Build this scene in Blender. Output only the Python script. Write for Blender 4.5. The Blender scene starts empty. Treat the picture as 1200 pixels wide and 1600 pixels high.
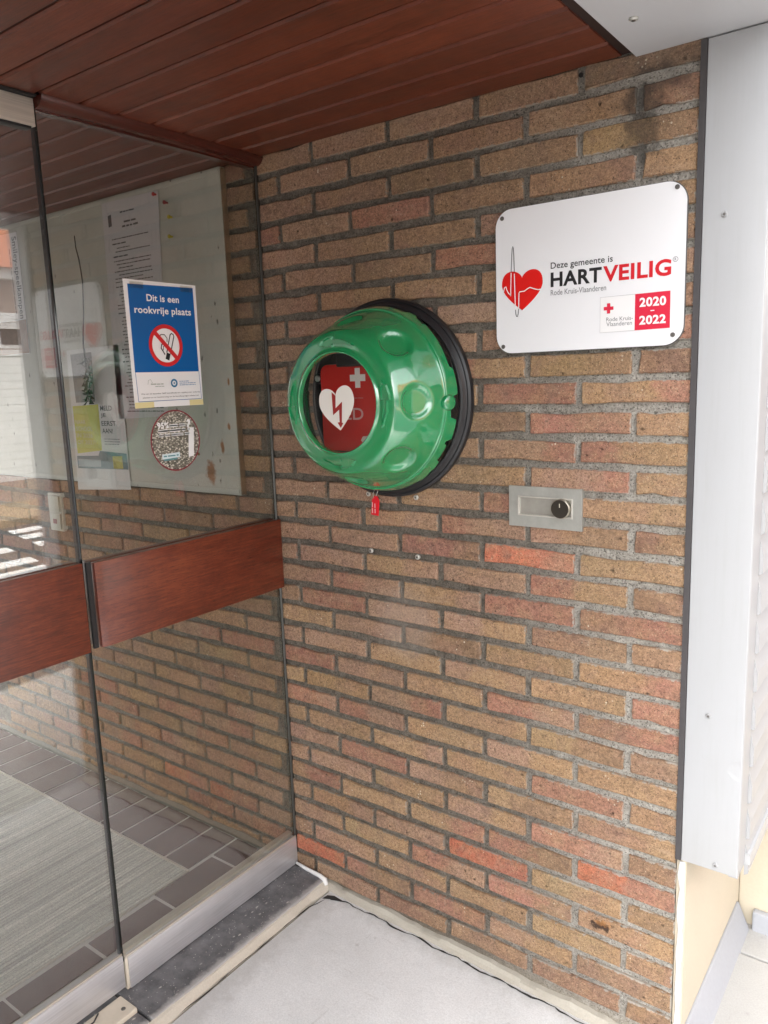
import bpy, bmesh, math, random
from mathutils import Vector, Matrix
random.seed(7)
S = bpy.context.scene
COL = S.collection
ZO = 2.0                      # scene z = measured z + ZO

# ------------------------------------------------------------------ camera
cam = bpy.data.cameras.new("camera"); cam_ob = bpy.data.objects.new("camera", cam); COL.objects.link(cam_ob)
Rr = ((0.80442913, 0.59301015, -0.03511028), (0.07351807, -0.15802926, -0.98469378), (-0.58948186, 0.78953513, -0.1707203))
r_, d_, f_ = (Vector(v) for v in Rr)
M = Matrix(((r_.x, -d_.x, -f_.x, 0.386576), (r_.y, -d_.y, -f_.y, -1.460729), (r_.z, -d_.z, -f_.z, -0.554621 + ZO), (0, 0, 0, 1)))
cam_ob.matrix_world = M
cam.sensor_fit = 'VERTICAL'; cam.sensor_height = 36.0; cam.sensor_width = 27.0
cam.lens = 1212.81 / 1600 * 36.0
cam.clip_start = 0.02; cam.clip_end = 500
S.camera = cam_ob

# ------------------------------------------------------------------ world, sun, exposure
SUN_EL, SUN_AZ = math.radians(45), math.radians(196)     # azimuth from +y towards +x
W = bpy.data.worlds.new("World"); S.world = W; W.use_nodes = True
wn = W.node_tree.nodes; wl = W.node_tree.links; wn.clear()
sky = wn.new('ShaderNodeTexSky'); sky.sky_type = 'NISHITA'; sky.sun_disc = False
sky.sun_elevation = SUN_EL; sky.sun_rotation = SUN_AZ
sky.air_density = 1.0; sky.dust_density = 5.0; sky.ozone_density = 1.0
hs = wn.new('ShaderNodeHueSaturation'); hs.inputs['Saturation'].default_value = 0.10
bg = wn.new('ShaderNodeBackground'); bg.inputs['Strength'].default_value = 0.15
wo = wn.new('ShaderNodeOutputWorld')
wl.new(sky.outputs[0], hs.inputs['Color']); wl.new(hs.outputs[0], bg.inputs[0]); wl.new(bg.outputs[0], wo.inputs[0])
sun = bpy.data.lights.new("sun", 'SUN'); sun.energy = 0.7; sun.angle = math.radians(40); sun.color = (1, .96, .9)
sun_ob = bpy.data.objects.new("sun", sun); COL.objects.link(sun_ob)
sd = Vector((math.sin(SUN_AZ) * math.cos(SUN_EL), math.cos(SUN_AZ) * math.cos(SUN_EL), math.sin(SUN_EL)))
sun_ob.rotation_euler = sd.to_track_quat('Z', 'Y').to_euler(); sun_ob.location = sd * 20
S.view_settings.view_transform = 'Standard'; S.view_settings.look = 'None'
S.view_settings.exposure = 2.72; S.view_settings.gamma = 1.0; S.view_settings.use_curve_mapping = False
S.render.engine = 'CYCLES'
S.cycles.max_bounces = 12; S.cycles.diffuse_bounces = 6; S.cycles.transparent_max_bounces = 16; S.cycles.glossy_bounces = 5
S.cycles.use_denoising = True

# ------------------------------------------------------------------ node helpers
def new_mat(name):
    m = bpy.data.materials.new(name); m.use_nodes = True
    nt = m.node_tree; nt.nodes.clear()
    out = nt.nodes.new('ShaderNodeOutputMaterial'); b = nt.nodes.new('ShaderNodeBsdfPrincipled')
    nt.links.new(b.outputs[0], out.inputs[0])
    return m, nt, b, out
def L(nt, a, b): nt.links.new(a, b)
def pos(nt, scale=(1, 1, 1), rot=(0, 0, 0), obj=False):
    if obj: src = nt.nodes.new('ShaderNodeTexCoord').outputs['Object']
    else: src = nt.nodes.new('ShaderNodeNewGeometry').outputs['Position']
    mp = nt.nodes.new('ShaderNodeMapping'); mp.inputs['Scale'].default_value = scale; mp.inputs['Rotation'].default_value = rot
    L(nt, src, mp.inputs['Vector']); return mp.outputs[0]
def noise(nt, vec, scale, detail=3, rough=.55, dist=0):
    n = nt.nodes.new('ShaderNodeTexNoise'); n.inputs['Scale'].default_value = scale; n.inputs['Detail'].default_value = detail
    n.inputs['Roughness'].default_value = rough; n.inputs['Distortion'].default_value = dist
    L(nt, vec, n.inputs['Vector']); return n.outputs['Fac']
def voro(nt, vec, scale, feature='F1', rnd=1.0):
    n = nt.nodes.new('ShaderNodeTexVoronoi'); n.feature = feature; n.inputs['Scale'].default_value = scale
    n.inputs['Randomness'].default_value = rnd
    L(nt, vec, n.inputs['Vector']); return n
def rng(nt, v, a, b, c=0, d=1, smooth=False):
    n = nt.nodes.new('ShaderNodeMapRange'); n.interpolation_type = 'SMOOTHSTEP' if smooth else 'LINEAR'
    for i, x in zip((1, 2, 3, 4), (a, b, c, d)): n.inputs[i].default_value = x
    L(nt, v, n.inputs[0]); return n.outputs[0]
def mth(nt, op, a, b=None, c=None):
    n = nt.nodes.new('ShaderNodeMath'); n.operation = op
    for i, x in enumerate((a, b, c)):
        if x is None: continue
        if isinstance(x, (int, float)): n.inputs[i].default_value = x
        else: L(nt, x, n.inputs[i])
    return n.outputs[0]
def mixc(nt, fac, a, b, mode='MIX'):
    n = nt.nodes.new('ShaderNodeMix'); n.data_type = 'RGBA'; n.blend_type = mode
    if isinstance(fac, (int, float)): n.inputs[0].default_value = fac
    else: L(nt, fac, n.inputs[0])
    for i, x in ((6, a), (7, b)):
        if isinstance(x, tuple): n.inputs[i].default_value = (*x[:3], 1)
        else: L(nt, x, n.inputs[i])
    return n.outputs[2]
def bump(nt, b, h, strength=.4, dist=.002):
    n = nt.nodes.new('ShaderNodeBump'); n.inputs['Strength'].default_value = strength; n.inputs['Distance'].default_value = dist
    L(nt, h, n.inputs['Height']); L(nt, n.outputs[0], b.inputs['Normal']); return n
def ramp(nt, v, stops):
    n = nt.nodes.new('ShaderNodeValToRGB'); e = n.color_ramp.elements
    while len(e) < len(stops): e.new(.5)
    for i, (p, c) in enumerate(stops): e[i].position = p; e[i].color = (*c, 1)
    L(nt, v, n.inputs[0]); return n.outputs[0]
def sep(nt, v):
    n = nt.nodes.new('ShaderNodeSeparateXYZ'); L(nt, v, n.inputs[0]); return n.outputs
def blob(nt, cx, cy, cz, rx, ry, rz, wob=.35, sc=14):
    """soft irregular spot mask (1 inside) at a world place"""
    v = pos(nt)
    a = nt.nodes.new('ShaderNodeVectorMath'); a.operation = 'SUBTRACT'; a.inputs[1].default_value = (cx, cy, cz); L(nt, v, a.inputs[0])
    d = nt.nodes.new('ShaderNodeVectorMath'); d.operation = 'DIVIDE'; d.inputs[1].default_value = (rx, ry, rz); L(nt, a.outputs[0], d.inputs[0])
    l = nt.nodes.new('ShaderNodeVectorMath'); l.operation = 'LENGTH'; L(nt, d.outputs[0], l.inputs[0])
    n = noise(nt, v, sc, 4, .6)
    s = mth(nt, 'ADD', l.outputs['Value'], mth(nt, 'MULTIPLY', mth(nt, 'SUBTRACT', n, .5), wob * 4))
    return rng(nt, s, .45, 1.05, 1, 0, True)

def mat_plain(name, col, rough=.5, metal=0, coat=0, spec=.5, grain=0, gscale=200, bumpy=0):
    m, nt, b, o = new_mat(name)
    if grain:
        v = pos(nt); n = noise(nt, v, gscale, 4, .6)
        n2 = noise(nt, v, gscale * .06, 3, .6)
        f = mth(nt, 'ADD', mth(nt, 'MULTIPLY', mth(nt, 'SUBTRACT', n, .5), grain), mth(nt, 'MULTIPLY', mth(nt, 'SUBTRACT', n2, .5), grain * .8))
        f = mth(nt, 'ADD', f, 1.0)
        c = nt.nodes.new('ShaderNodeVectorMath'); c.operation = 'SCALE'; c.inputs[0].default_value = col[:3]; L(nt, f, c.inputs['Scale'])
        L(nt, c.outputs[0], b.inputs['Base Color'])
        L(nt, rng(nt, n2, .3, .7, max(.03, rough - .08), min(1, rough + .08)), b.inputs['Roughness'])
        if bumpy: bump(nt, b, n, bumpy, .001)
    else:
        b.inputs['Base Color'].default_value = (*col[:3], 1); b.inputs['Roughness'].default_value = rough
    b.inputs['Metallic'].default_value = metal; b.inputs['Coat Weight'].default_value = coat
    b.inputs['Coat Roughness'].default_value = .08; b.inputs['Specular IOR Level'].default_value = spec
    return m

# ---- brick
def mat_brick():
    m, nt, b, o = new_mat('brick_clay')
    v = pos(nt)
    oi = nt.nodes.new('ShaderNodeObjectInfo')
    def attr(nm):
        a = nt.nodes.new('ShaderNodeAttribute'); a.attribute_type = 'OBJECT'; a.attribute_name = nm; return a
    t2 = attr('tone')
    sp = attr('split')
    ox = sep(nt, pos(nt, obj=True))[0]
    n_med = noise(nt, v, 26, 4, .65)
    n_fine = noise(nt, v, 520, 3, .7)
    n_gr = noise(nt, v, 190, 4, .7)
    f = mth(nt, 'ADD', mth(nt, 'SUBTRACT', ox, sp.outputs['Fac']), mth(nt, 'MULTIPLY', mth(nt, 'SUBTRACT', n_med, .5), .17))
    f = rng(nt, f, -.03, .03, 0, 1, True)
    col = mixc(nt, f, oi.outputs['Color'], t2.outputs['Color'])
    # cloudy firing tones
    col = mixc(nt, rng(nt, noise(nt, v, 14, 3, .6), .45, .72, 0, .55), col, (.34, .205, .11))
    col = mixc(nt, rng(nt, noise(nt, v, 19, 3, .6, .6), .52, .74, 0, .6), col, (.20, .125, .095))
    col = mixc(nt, rng(nt, noise(nt, v, 33, 4, .7, .4), .5, .72, 0, .45), col, (.40, .265, .165))
    col = mixc(nt, rng(nt, noise(nt, v, 9, 4, .6, .4), .5, .7, 0, .4), col, (.30, .165, .125))
    g = mth(nt, 'ADD', rng(nt, n_fine, .3, .7, .62, 1.38), mth(nt, 'ADD', rng(nt, n_gr, .3, .7, -.33, .33), rng(nt, noise(nt, v, 80, 4, .7), .3, .7, -.22, .22)))
    sc = nt.nodes.new('ShaderNodeVectorMath'); sc.operation = 'SCALE'; L(nt, col, sc.inputs[0]); L(nt, g, sc.inputs['Scale'])
    col = sc.outputs[0]
    # sand grains: dark & pale
    vg = voro(nt, v, 330); cg = sep(nt, vg.outputs['Color'])
    dk = mth(nt, 'MULTIPLY', rng(nt, cg[0], .86, .9), rng(nt, vg.outputs['Distance'], .3, .42, 1, 0))
    col = mixc(nt, mth(nt, 'MULTIPLY', dk, .8), col, (.035, .025, .02))
    lt = mth(nt, 'MULTIPLY', rng(nt, cg[1], .88, .92), rng(nt, vg.outputs['Distance'], .3, .42, 1, 0))
    col = mixc(nt, mth(nt, 'MULTIPLY', lt, .45), col, (.55, .42, .27))
    # white lime inclusions, clustered
    v2 = voro(nt, v, 150); c2 = sep(nt, v2.outputs['Color'])
    cl = rng(nt, noise(nt, v, 17, 2), .6, .68)
    wi = mth(nt, 'MULTIPLY', mth(nt, 'MULTIPLY', rng(nt, c2[0], .74, .78), rng(nt, v2.outputs['Distance'], .22, .34, 1, 0)), cl)
    col = mixc(nt, mth(nt, 'MULTIPLY', wi, .8), col, (.68, .60, .46))
    # pits
    v3 = voro(nt, v, 75); c3 = sep(nt, v3.outputs['Color'])
    pit = mth(nt, 'MULTIPLY', rng(nt, c3[2], .972, .98), rng(nt, mth(nt, 'ADD', v3.outputs['Distance'], mth(nt, 'MULTIPLY', mth(nt, 'SUBTRACT', n_gr, .5), .5)), .06, .3, 1, 0))
    col = mixc(nt, mth(nt, 'MULTIPLY', pit, .75), col, (.05, .034, .025))
    # torn arrises: mortar smeared over the edges of the brick
    oc = sep(nt, pos(nt, obj=True)); hwid = attr('half_width')
    ex = mth(nt, 'SUBTRACT', hwid.outputs['Fac'], mth(nt, 'ABSOLUTE', oc[0])); ez = mth(nt, 'SUBTRACT', .02125, mth(nt, 'ABSOLUTE', oc[2]))
    ed = mth(nt, 'ADD', mth(nt, 'MINIMUM', ex, ez), mth(nt, 'ADD', mth(nt, 'MULTIPLY', mth(nt, 'SUBTRACT', noise(nt, v, 60, 5, .75), .54), .016), mth(nt, 'MULTIPLY', mth(nt, 'SUBTRACT', n_gr, .5), .006)))
    sm = rng(nt, ed, .0005, -.0015, 0, 1, True)
    px = sep(nt, v)[0]
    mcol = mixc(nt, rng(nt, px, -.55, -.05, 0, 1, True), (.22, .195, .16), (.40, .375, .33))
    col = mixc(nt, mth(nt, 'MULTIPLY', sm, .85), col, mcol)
    # kiln burns: dark irregular flashes on some bricks, pale dragged faces on others
    kb = mth(nt, 'MULTIPLY', rng(nt, noise(nt, pos(nt, (.7, 1, 1.6)), 16, 5, .72, .8), .60, .70), rng(nt, oi.outputs['Random'], .45, .7))
    col = mixc(nt, mth(nt, 'MULTIPLY', kb, .55), col, (.10, .062, .045))
    pf = mth(nt, 'MULTIPLY', rng(nt, noise(nt, pos(nt, (.5, 1, 2.2)), 34, 5, .75, .5), .52, .68), rng(nt, oi.outputs['Random'], .5, .2))
    col = mixc(nt, mth(nt, 'MULTIPLY', pf, .35), col, (.44, .31, .22))
    # scattered lime and soot drag marks
    col = mixc(nt, mth(nt, 'MULTIPLY', rng(nt, noise(nt, pos(nt, (1, 1, .35)), 30, 5, .75), .62, .78), .35), col, (.42, .37, .30))
    # marks on the wall: soot at the top right, lime bloom under the cabinet, rust-black burn low right
    col = mixc(nt, mth(nt, 'MULTIPLY', blob(nt, -.105, 0, 1.885, .045, .2, .085, .5, 30), .6), col, (.035, .032, .03))
    col = mixc(nt, mth(nt, 'MULTIPLY', blob(nt, -.07, 0, 1.94, .06, .2, .03, .5, 30), .6), col, (.04, .034, .032))
    col = mixc(nt, mth(nt, 'MULTIPLY', blob(nt, -.66, 0, .86, .11, .2, .11, .25, 9), .22), col, (.5, .42, .36))
    col = mixc(nt, mth(nt, 'MULTIPLY', blob(nt, -.158, 0, .262, .03, .2, .014, .9, 60), .9), col, (.03, .018, .015))
    col = mixc(nt, mth(nt, 'MULTIPLY', blob(nt, -.155, 0, .269, .022, .2, .008, .9, 70), .45), col, (.45, .20, .06))
    L(nt, col, b.inputs['Base Color']); b.inputs['Roughness'].default_value = .9; b.inputs['Specular IOR Level'].default_value = .25
    h = mth(nt, 'ADD', mth(nt, 'MULTIPLY', n_fine, .35), mth(nt, 'MULTIPLY', n_gr, .55))
    h = mth(nt, 'ADD', h, mth(nt, 'MULTIPLY', noise(nt, v, 60, 3), .8))
    h = mth(nt, 'SUBTRACT', h, mth(nt, 'MULTIPLY', pit, 1.6))
    bump(nt, b, h, .8, .004)
    return m
def mat_mortar():
    m, nt, b, o = new_mat('mortar_joint')
    v = pos(nt); p = sep(nt, v)
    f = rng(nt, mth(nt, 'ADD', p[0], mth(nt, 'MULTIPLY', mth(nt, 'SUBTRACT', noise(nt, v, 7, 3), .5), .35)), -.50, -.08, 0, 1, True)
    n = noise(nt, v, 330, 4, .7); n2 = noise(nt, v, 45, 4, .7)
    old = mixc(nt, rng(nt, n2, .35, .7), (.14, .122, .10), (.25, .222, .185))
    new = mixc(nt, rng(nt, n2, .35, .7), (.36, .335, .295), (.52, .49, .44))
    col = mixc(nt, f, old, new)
    g = rng(nt, n, .3, .7, .62, 1.38)
    sc = nt.nodes.new('ShaderNodeVectorMath'); sc.operation = 'SCALE'; L(nt, col, sc.inputs[0]); L(nt, g, sc.inputs['Scale'])
    col = sc.outputs[0]
    vg = voro(nt, v, 400); cg = sep(nt, vg.outputs['Color'])
    col = mixc(nt, mth(nt, 'MULTIPLY', rng(nt, cg[0], .85, .9), .6), col, (.06, .055, .05))
    col = mixc(nt, mth(nt, 'MULTIPLY', blob(nt, -.105, 0, 1.87, .03, .2, .09, .5, 40), .7), col, (.06, .056, .05))
    col = mixc(nt, mth(nt, 'MULTIPLY', blob(nt, -.66, 0, .86, .11, .2, .11, .25, 9), .3), col, (.42, .38, .34))
    # lime-washed bottom joints
    low = rng(nt, mth(nt, 'ADD', p[2], mth(nt, 'MULTIPLY', n2, .05)), .03, .11, 1, 0, True)
    col = mixc(nt, mth(nt, 'MULTIPLY', low, .8), col, (.36, .31, .24))
    L(nt, col, b.inputs['Base Color']); b.inputs['Roughness'].default_value = .95; b.inputs['Specular IOR Level'].default_value = .2
    bump(nt, b, mth(nt, 'ADD', n, mth(nt, 'MULTIPLY', n2, 2.2)), 1.0, .005)
    return m
def mat_wood(name, ax, dark, mid, light, rough=.3, coat=.5, k=1.0):
    m, nt, b, o = new_mat(name)
    s = [75, 75, 75]; s[ax] = 4.5
    s2 = [9, 9, 9]; s2[ax] = .9
    oi = nt.nodes.new('ShaderNodeObjectInfo')
    off = nt.nodes.new('ShaderNodeVectorMath'); off.operation = 'MULTIPLY_ADD'
    cmb = nt.nodes.new('ShaderNodeCombineXYZ')
    for i in range(3): L(nt, oi.outputs['Random'], cmb.inputs[i])
    L(nt, cmb.outputs[0], off.inputs[0]); off.inputs[1].default_value = (13, 17, 19)
    L(nt, nt.nodes.new('ShaderNodeNewGeometry').outputs['Position'], off.inputs[2])
    def mp(sc):
        n = nt.nodes.new('ShaderNodeMapping'); n.inputs['Scale'].default_value = sc; L(nt, off.outputs[0], n.inputs[0]); return n.outputs[0]
    fine = noise(nt, mp(tuple(s)), 4.0 * k, 6, .72)
    broad = noise(nt, mp(tuple(s2)), 1.2 * k, 4, .6, 1.2)
    mot = noise(nt, mp((14, 14, 14)), 1.0, 5, .7)
    f = mth(nt, 'ADD', mth(nt, 'ADD', mth(nt, 'MULTIPLY', fine, .45), mth(nt, 'MULTIPLY', broad, .3)), mth(nt, 'MULTIPLY', mot, .25))
    col = ramp(nt, f, [(.34, dark), (.5, mid), (.66, light)])
    s3 = [260, 260, 260]; s3[ax] = 16
    pore = rng(nt, noise(nt, mp(tuple(s3)), 3, 3, .7), .56, .66)
    col = mixc(nt, mth(nt, 'MULTIPLY', pore, .55), col, tuple(c * .35 for c in dark))
    tint = rng(nt, oi.outputs['Random'], 0, 1, .82, 1.15)
    sc = nt.nodes.new('ShaderNodeVectorMath'); sc.operation = 'SCALE'; L(nt, col, sc.inputs[0]); L(nt, tint, sc.inputs['Scale'])
    L(nt, sc.outputs[0], b.inputs['Base Color'])
    L(nt, rng(nt, broad, .3, .7, rough, rough + .16), b.inputs['Roughness'])
    b.inputs['Coat Weight'].default_value = coat; b.inputs['Coat Roughness'].default_value = .22
    bump(nt, b, mth(nt, 'SUBTRACT', fine, pore), .12, .001)
    return m
def mat_glass(name, tint=(.945, .955, .94), f0=.09):
    m, nt, b, o = new_mat(name); nt.nodes.remove(b)
    lw = nt.nodes.new('ShaderNodeLayerWeight'); lw.inputs['Blend'].default_value = .5
    p5 = mth(nt, 'POWER', lw.outputs['Facing'], 5.0)
    fr = mth(nt, 'ADD', mth(nt, 'MULTIPLY', p5, 1 - f0), f0)
    t = nt.nodes.new('ShaderNodeBsdfTransparent'); t.inputs[0].default_value = (*tint, 1)
    g = nt.nodes.new('ShaderNodeBsdfGlossy'); g.inputs['Roughness'].default_value = 0.0; g.inputs['Color'].default_value = (1, 1, 1, 1)
    mx = nt.nodes.new('ShaderNodeMixShader'); L(nt, fr, mx.inputs[0]); L(nt, t.outputs[0], mx.inputs[1]); L(nt, g.outputs[0], mx.inputs[2])
    # faint dust film
    v = pos(nt); d = nt.nodes.new('ShaderNodeBsdfDiffuse'); d.inputs[0].default_value = (.5, .5, .48, 1)
    w_ = noise(nt, pos(nt, (1, 1, .25), (.5, 0, 0)), 22, 4, .7, 1.5)
    dust = mth(nt, 'ADD', mth(nt, 'MULTIPLY', rng(nt, noise(nt, v, 5, 5, .7), .4, .75), .022), mth(nt, 'MULTIPLY', rng(nt, w_, .58, .75), .022))
    m2 = nt.nodes.new('ShaderNodeMixShader'); L(nt, dust, m2.inputs[0]); L(nt, mx.outputs[0], m2.inputs[1]); L(nt, d.outputs[0], m2.inputs[2])
    L(nt, m2.outputs[0], o.inputs[0]); return m
def mat_metal(name, col, rough, axis=1, streak=.12):
    m, nt, b, o = new_mat(name)
    s = [400, 400, 400]; s[axis] = 6
    n = noise(nt, pos(nt, tuple(s)), 1, 3); n2 = noise(nt, pos(nt), 9, 4, .6)
    f = mth(nt, 'ADD', rng(nt, n, .3, .7, 1 - streak, 1 + streak), rng(nt, n2, .3, .7, -.06, .06))
    sc = nt.nodes.new('ShaderNodeVectorMath'); sc.operation = 'SCALE'; sc.inputs[0].default_value = col; L(nt, f, sc.inputs['Scale'])
    L(nt, sc.outputs[0], b.inputs['Base Color']); b.inputs['Metallic'].default_value = .6
    L(nt, rng(nt, n2, .3, .7, rough - .05, rough + .1), b.inputs['Roughness'])
    bump(nt, b, n, .05, .0005); return m
def mat_stone(name):
    m, nt, b, o = new_mat(name); v = pos(nt)
    n = noise(nt, v, 240, 4, .7); n2 = noise(nt, v, 22, 5, .65)
    col = mixc(nt, rng(nt, n2, .35, .7), (.09, .09, .095), (.20, .20, .208))
    col = mixc(nt, rng(nt, n, .5, .8, 0, .5), col, (.2, .2, .21))
    vg = voro(nt, pos(nt, (1, .6, 1), (0, 0, .6)), 75); c = sep(nt, vg.outputs['Color'])
    fl = mth(nt, 'MULTIPLY', rng(nt, c[0], .72, .76), rng(nt, mth(nt, 'ADD', vg.outputs['Distance'], mth(nt, 'MULTIPLY', mth(nt, 'SUBTRACT', n, .5), .4)), .08, .24, 1, 0))
    vs = voro(nt, v, 200); cs = sep(nt, vs.outputs['Color'])
    fl = mth(nt, 'MAXIMUM', fl, mth(nt, 'MULTIPLY', rng(nt, cs[0], .82, .86), rng(nt, vs.outputs['Distance'], .15, .3, 1, 0)))
    col = mixc(nt, mth(nt, 'MULTIPLY', fl, .8), col, (.62, .6, .56))
    px = sep(nt, v)[0]    # pale worn nose
    edge = rng(nt, mth(nt, 'ADD', px, mth(nt, 'MULTIPLY', mth(nt, 'SUBTRACT', noise(nt, v, 60, 4), .5), .03)), -.966, -.949, 0, 1, True)
    col = mixc(nt, mth(nt, 'MULTIPLY', edge, .75), col, (.42, .41, .40))
    L(nt, col, b.inputs['Base Color']); b.inputs['Roughness'].default_value = .55
    bump(nt, b, mth(nt, 'ADD', n, n2), .3, .002); return m
def mat_concrete(name, col, dark, bs=1.0):
    m, nt, b, o = new_mat(name); v = pos(nt)
    n = noise(nt, v, 260, 5, .8); n2 = noise(nt, v, 6, 5, .65); n3 = noise(nt, v, 34, 4, .65)
    c = mixc(nt, rng(nt, n2, .35, .75), col, tuple(x * .86 for x in col))
    vg = voro(nt, v, 38); cg = sep(nt, vg.outputs['Color'])
    sp = mth(nt, 'MULTIPLY', mth(nt, 'MULTIPLY', rng(nt, cg[0], .66, .74), rng(nt, mth(nt, 'ADD', vg.outputs['Distance'], mth(nt, 'MULTIPLY', n, .3)), .2, .42, 1, 0)), rng(nt, n2, .45, .6))
    c = mixc(nt, mth(nt, 'MULTIPLY', sp, .55), c, dark)
    sc = nt.nodes.new('ShaderNodeVectorMath'); sc.operation = 'SCALE'; L(nt, c, sc.inputs[0]); L(nt, rng(nt, n, .3, .7, .82, 1.14), sc.inputs['Scale'])
    c = mixc(nt, rng(nt, n3, .6, .8, 0, .18), sc.outputs[0], dark)
    # scuffs, hairline scratches and dirt gathering along the surround
    w1 = noise(nt, pos(nt, (1, .12, 1), (0, 0, .5)), 60, 2, .5, 1.5); w2 = noise(nt, pos(nt, (.12, 1, 1), (0, 0, .3)), 55, 2, .5, 1.5)
    scr = mth(nt, 'MULTIPLY', mth(nt, 'MAXIMUM', rng(nt, w1, .70, .74), rng(nt, w2, .70, .74)), rng(nt, n2, .45, .6))
    c = mixc(nt, mth(nt, 'MULTIPLY', scr, .35), c, dark)
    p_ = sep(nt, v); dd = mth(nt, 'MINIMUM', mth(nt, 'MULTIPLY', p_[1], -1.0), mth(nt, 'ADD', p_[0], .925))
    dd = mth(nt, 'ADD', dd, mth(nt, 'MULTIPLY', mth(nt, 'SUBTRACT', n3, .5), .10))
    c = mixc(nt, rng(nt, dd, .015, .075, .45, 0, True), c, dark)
    c = mixc(nt, mth(nt, 'MULTIPLY', rng(nt, noise(nt, v, 3.2, 6, .75, .8), .5, .72), .30), c, tuple(x * .78 for x in col))
    L(nt, c, b.inputs['Base Color']); b.inputs['Roughness'].default_value = .8
    bump(nt, b, mth(nt, 'ADD', n, mth(nt, 'MULTIPLY', n3, .7)), .35 * bs, .002); return m

MAT = {}
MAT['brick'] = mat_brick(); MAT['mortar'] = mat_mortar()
MAT['board_wood'] = mat_wood('ceiling_board_varnish', 0, (.05, .0105, .0045), (.125, .024, .0085), (.19, .042, .0155), 0.40, .18)
MAT['rail_wood'] = mat_wood('rail_mahogany', 1, (.028, .0065, .004), (.115, .021, .009), (.20, .046, .017), .26, .7)
MAT['trim_wood'] = mat_wood('trim_mahogany', 1, (.03, .006, .004), (.07, .012, .007), (.11, .02, .01), .22, .8)
MAT['dark_gap'] = mat_plain('dark_recess', (.012, .009, .008), .9)
MAT['groove'] = mat_plain('groove_dark_wood', (.022, .007, .004), .7)  # dark brown wood of the ceiling backing and end strip
MAT['glass'] = mat_glass('window_glass')
MAT['glass_edge'] = mat_plain('glass_edge_green', (.006, .014, .012), .15)
MAT['alu'] = mat_metal('brushed_aluminium', (.62, .62, .64), .38, 1)
MAT['alu_old'] = mat_metal('dull_door_rail', (.62, .57, .50), .42, 1)
MAT['black_rubber'] = mat_plain('black_rubber', (.018, .018, .02), .42, grain=.4, gscale=60)
MAT['black_plastic'] = mat_plain('black_plastic', (.012, .012, .014), .3)
MAT['gasket'] = mat_plain('dark_grey_gasket', (.055, .05, .052), .6, grain=.4, gscale=90)
def mat_clad():
    m, nt, b, o = new_mat('pale_grey_coated_sheet'); v = pos(nt)
    st_ = noise(nt, pos(nt, (1, 1, .06)), 90, 4, .7); bl = noise(nt, v, 5, 4, .65)
    c = mixc(nt, rng(nt, st_, .5, .8, 0, .35), (.385, .39, .402), (.33, .33, .325)); c = mixc(nt, rng(nt, bl, .45, .75, 0, .25), c, (.345, .345, .35))
    low = rng(nt, mth(nt, 'ADD', sep(nt, v)[2], mth(nt, 'MULTIPLY', bl, .2)), .5, .75, .35, 0, True); c = mixc(nt, low, c, (.33, .32, .30))
    L(nt, c, b.inputs['Base Color']); L(nt, rng(nt, bl, .3, .7, .28, .46), b.inputs['Roughness'])
    dent = blob(nt, .10, 0, .70, .02, .1, .02, .3, 20); bump(nt, b, mth(nt, 'ADD', mth(nt, 'MULTIPLY', noise(nt, v, 3.5, 2), 1.0), mth(nt, 'MULTIPLY', dent, -.25)), .25, .02); return m
MAT['clad'] = mat_clad()
MAT['clad_rib'] = mat_plain('ribbed_white_sheet', (.33, .33, .335), .4, grain=.04, gscale=8)
MAT['soffit'] = mat_plain('soffit_grey_sheet', (.50, .50, .515), .4, grain=.04, gscale=8)
MAT['screw'] = mat_metal('zinc_screw', (.55, .54, .5), .35, 2)
MAT['screw_dark'] = mat_plain('dark_screw', (.16, .15, .14), .4, metal=.6)
MAT['sign_white'] = mat_plain('sign_white_enamel', (.80, .80, .82), .32, grain=.02, gscale=6)
MAT['sign_edge'] = mat_plain('sign_dark_back', (.10, .10, .10), .5)
MAT['ink_black'] = mat_plain('ink_black', (.016, .016, .018), .4)
MAT['ink_red'] = mat_plain('ink_red', (.62, .012, .022), .4)
MAT['heart_red'] = mat_plain('heart_print_red', (.70, .008, .006), .4)
MAT['sticker_red'] = mat_plain('sticker_crimson', (.66, .02, .055), .38)
MAT['ink_grey'] = mat_plain('ink_grey', (.20, .20, .21), .5)
MAT['ink_white'] = mat_plain('print_white', (.82, .82, .82), .4)
MAT['sticker_white'] = mat_plain('sticker_white', (.83, .82, .82), .3)
MAT['hole'] = mat_plain('hole_dark', (.01, .009, .008), .9)
MAT['plaster'] = mat_plain('cream_plaster', (.52, .46, .36), .9, grain=.14, gscale=160, bumpy=.4)
MAT['plinth'] = mat_plain('grey_painted_plinth', (.34, .35, .375), .8, grain=.12, gscale=120, bumpy=.3)
MAT['white_paint'] = mat_plain('white_paint', (.78, .77, .75), .6, grain=.08, gscale=90, bumpy=.2)
MAT['fillet'] = mat_concrete('cement_fillet', (.58, .54, .46), (.36, .33, .28))
MAT['floor_out'] = mat_concrete('pale_concrete', (.74, .745, .75), (.40, .39, .375))
MAT['pave'] = mat_concrete('pavement_slab', (.50, .495, .48), (.28, .27, .26))
MAT['asphalt'] = mat_plain('asphalt', (.075, .075, .078), .9, grain=.5, gscale=150, bumpy=.5)
MAT['asphalt2'] = mat_plain('asphalt_patch', (.055, .056, .06), .9, grain=.5, gscale=150, bumpy=.5)
MAT['kerb'] = mat_plain('kerb_concrete', (.36, .35, .33), .85, grain=.2, gscale=90)
MAT['road_white'] = mat_plain('road_paint', (.78, .78, .76), .7, grain=.12, gscale=60)
MAT['stone'] = mat_stone('bluestone_sill')
MAT['sill_cream'] = mat_plain('cream_stone_strip', (.62, .56, .46), .6, grain=.14, gscale=120)
MAT['caulk'] = mat_plain('white_sealant', (.80, .80, .79), .45)
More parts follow.
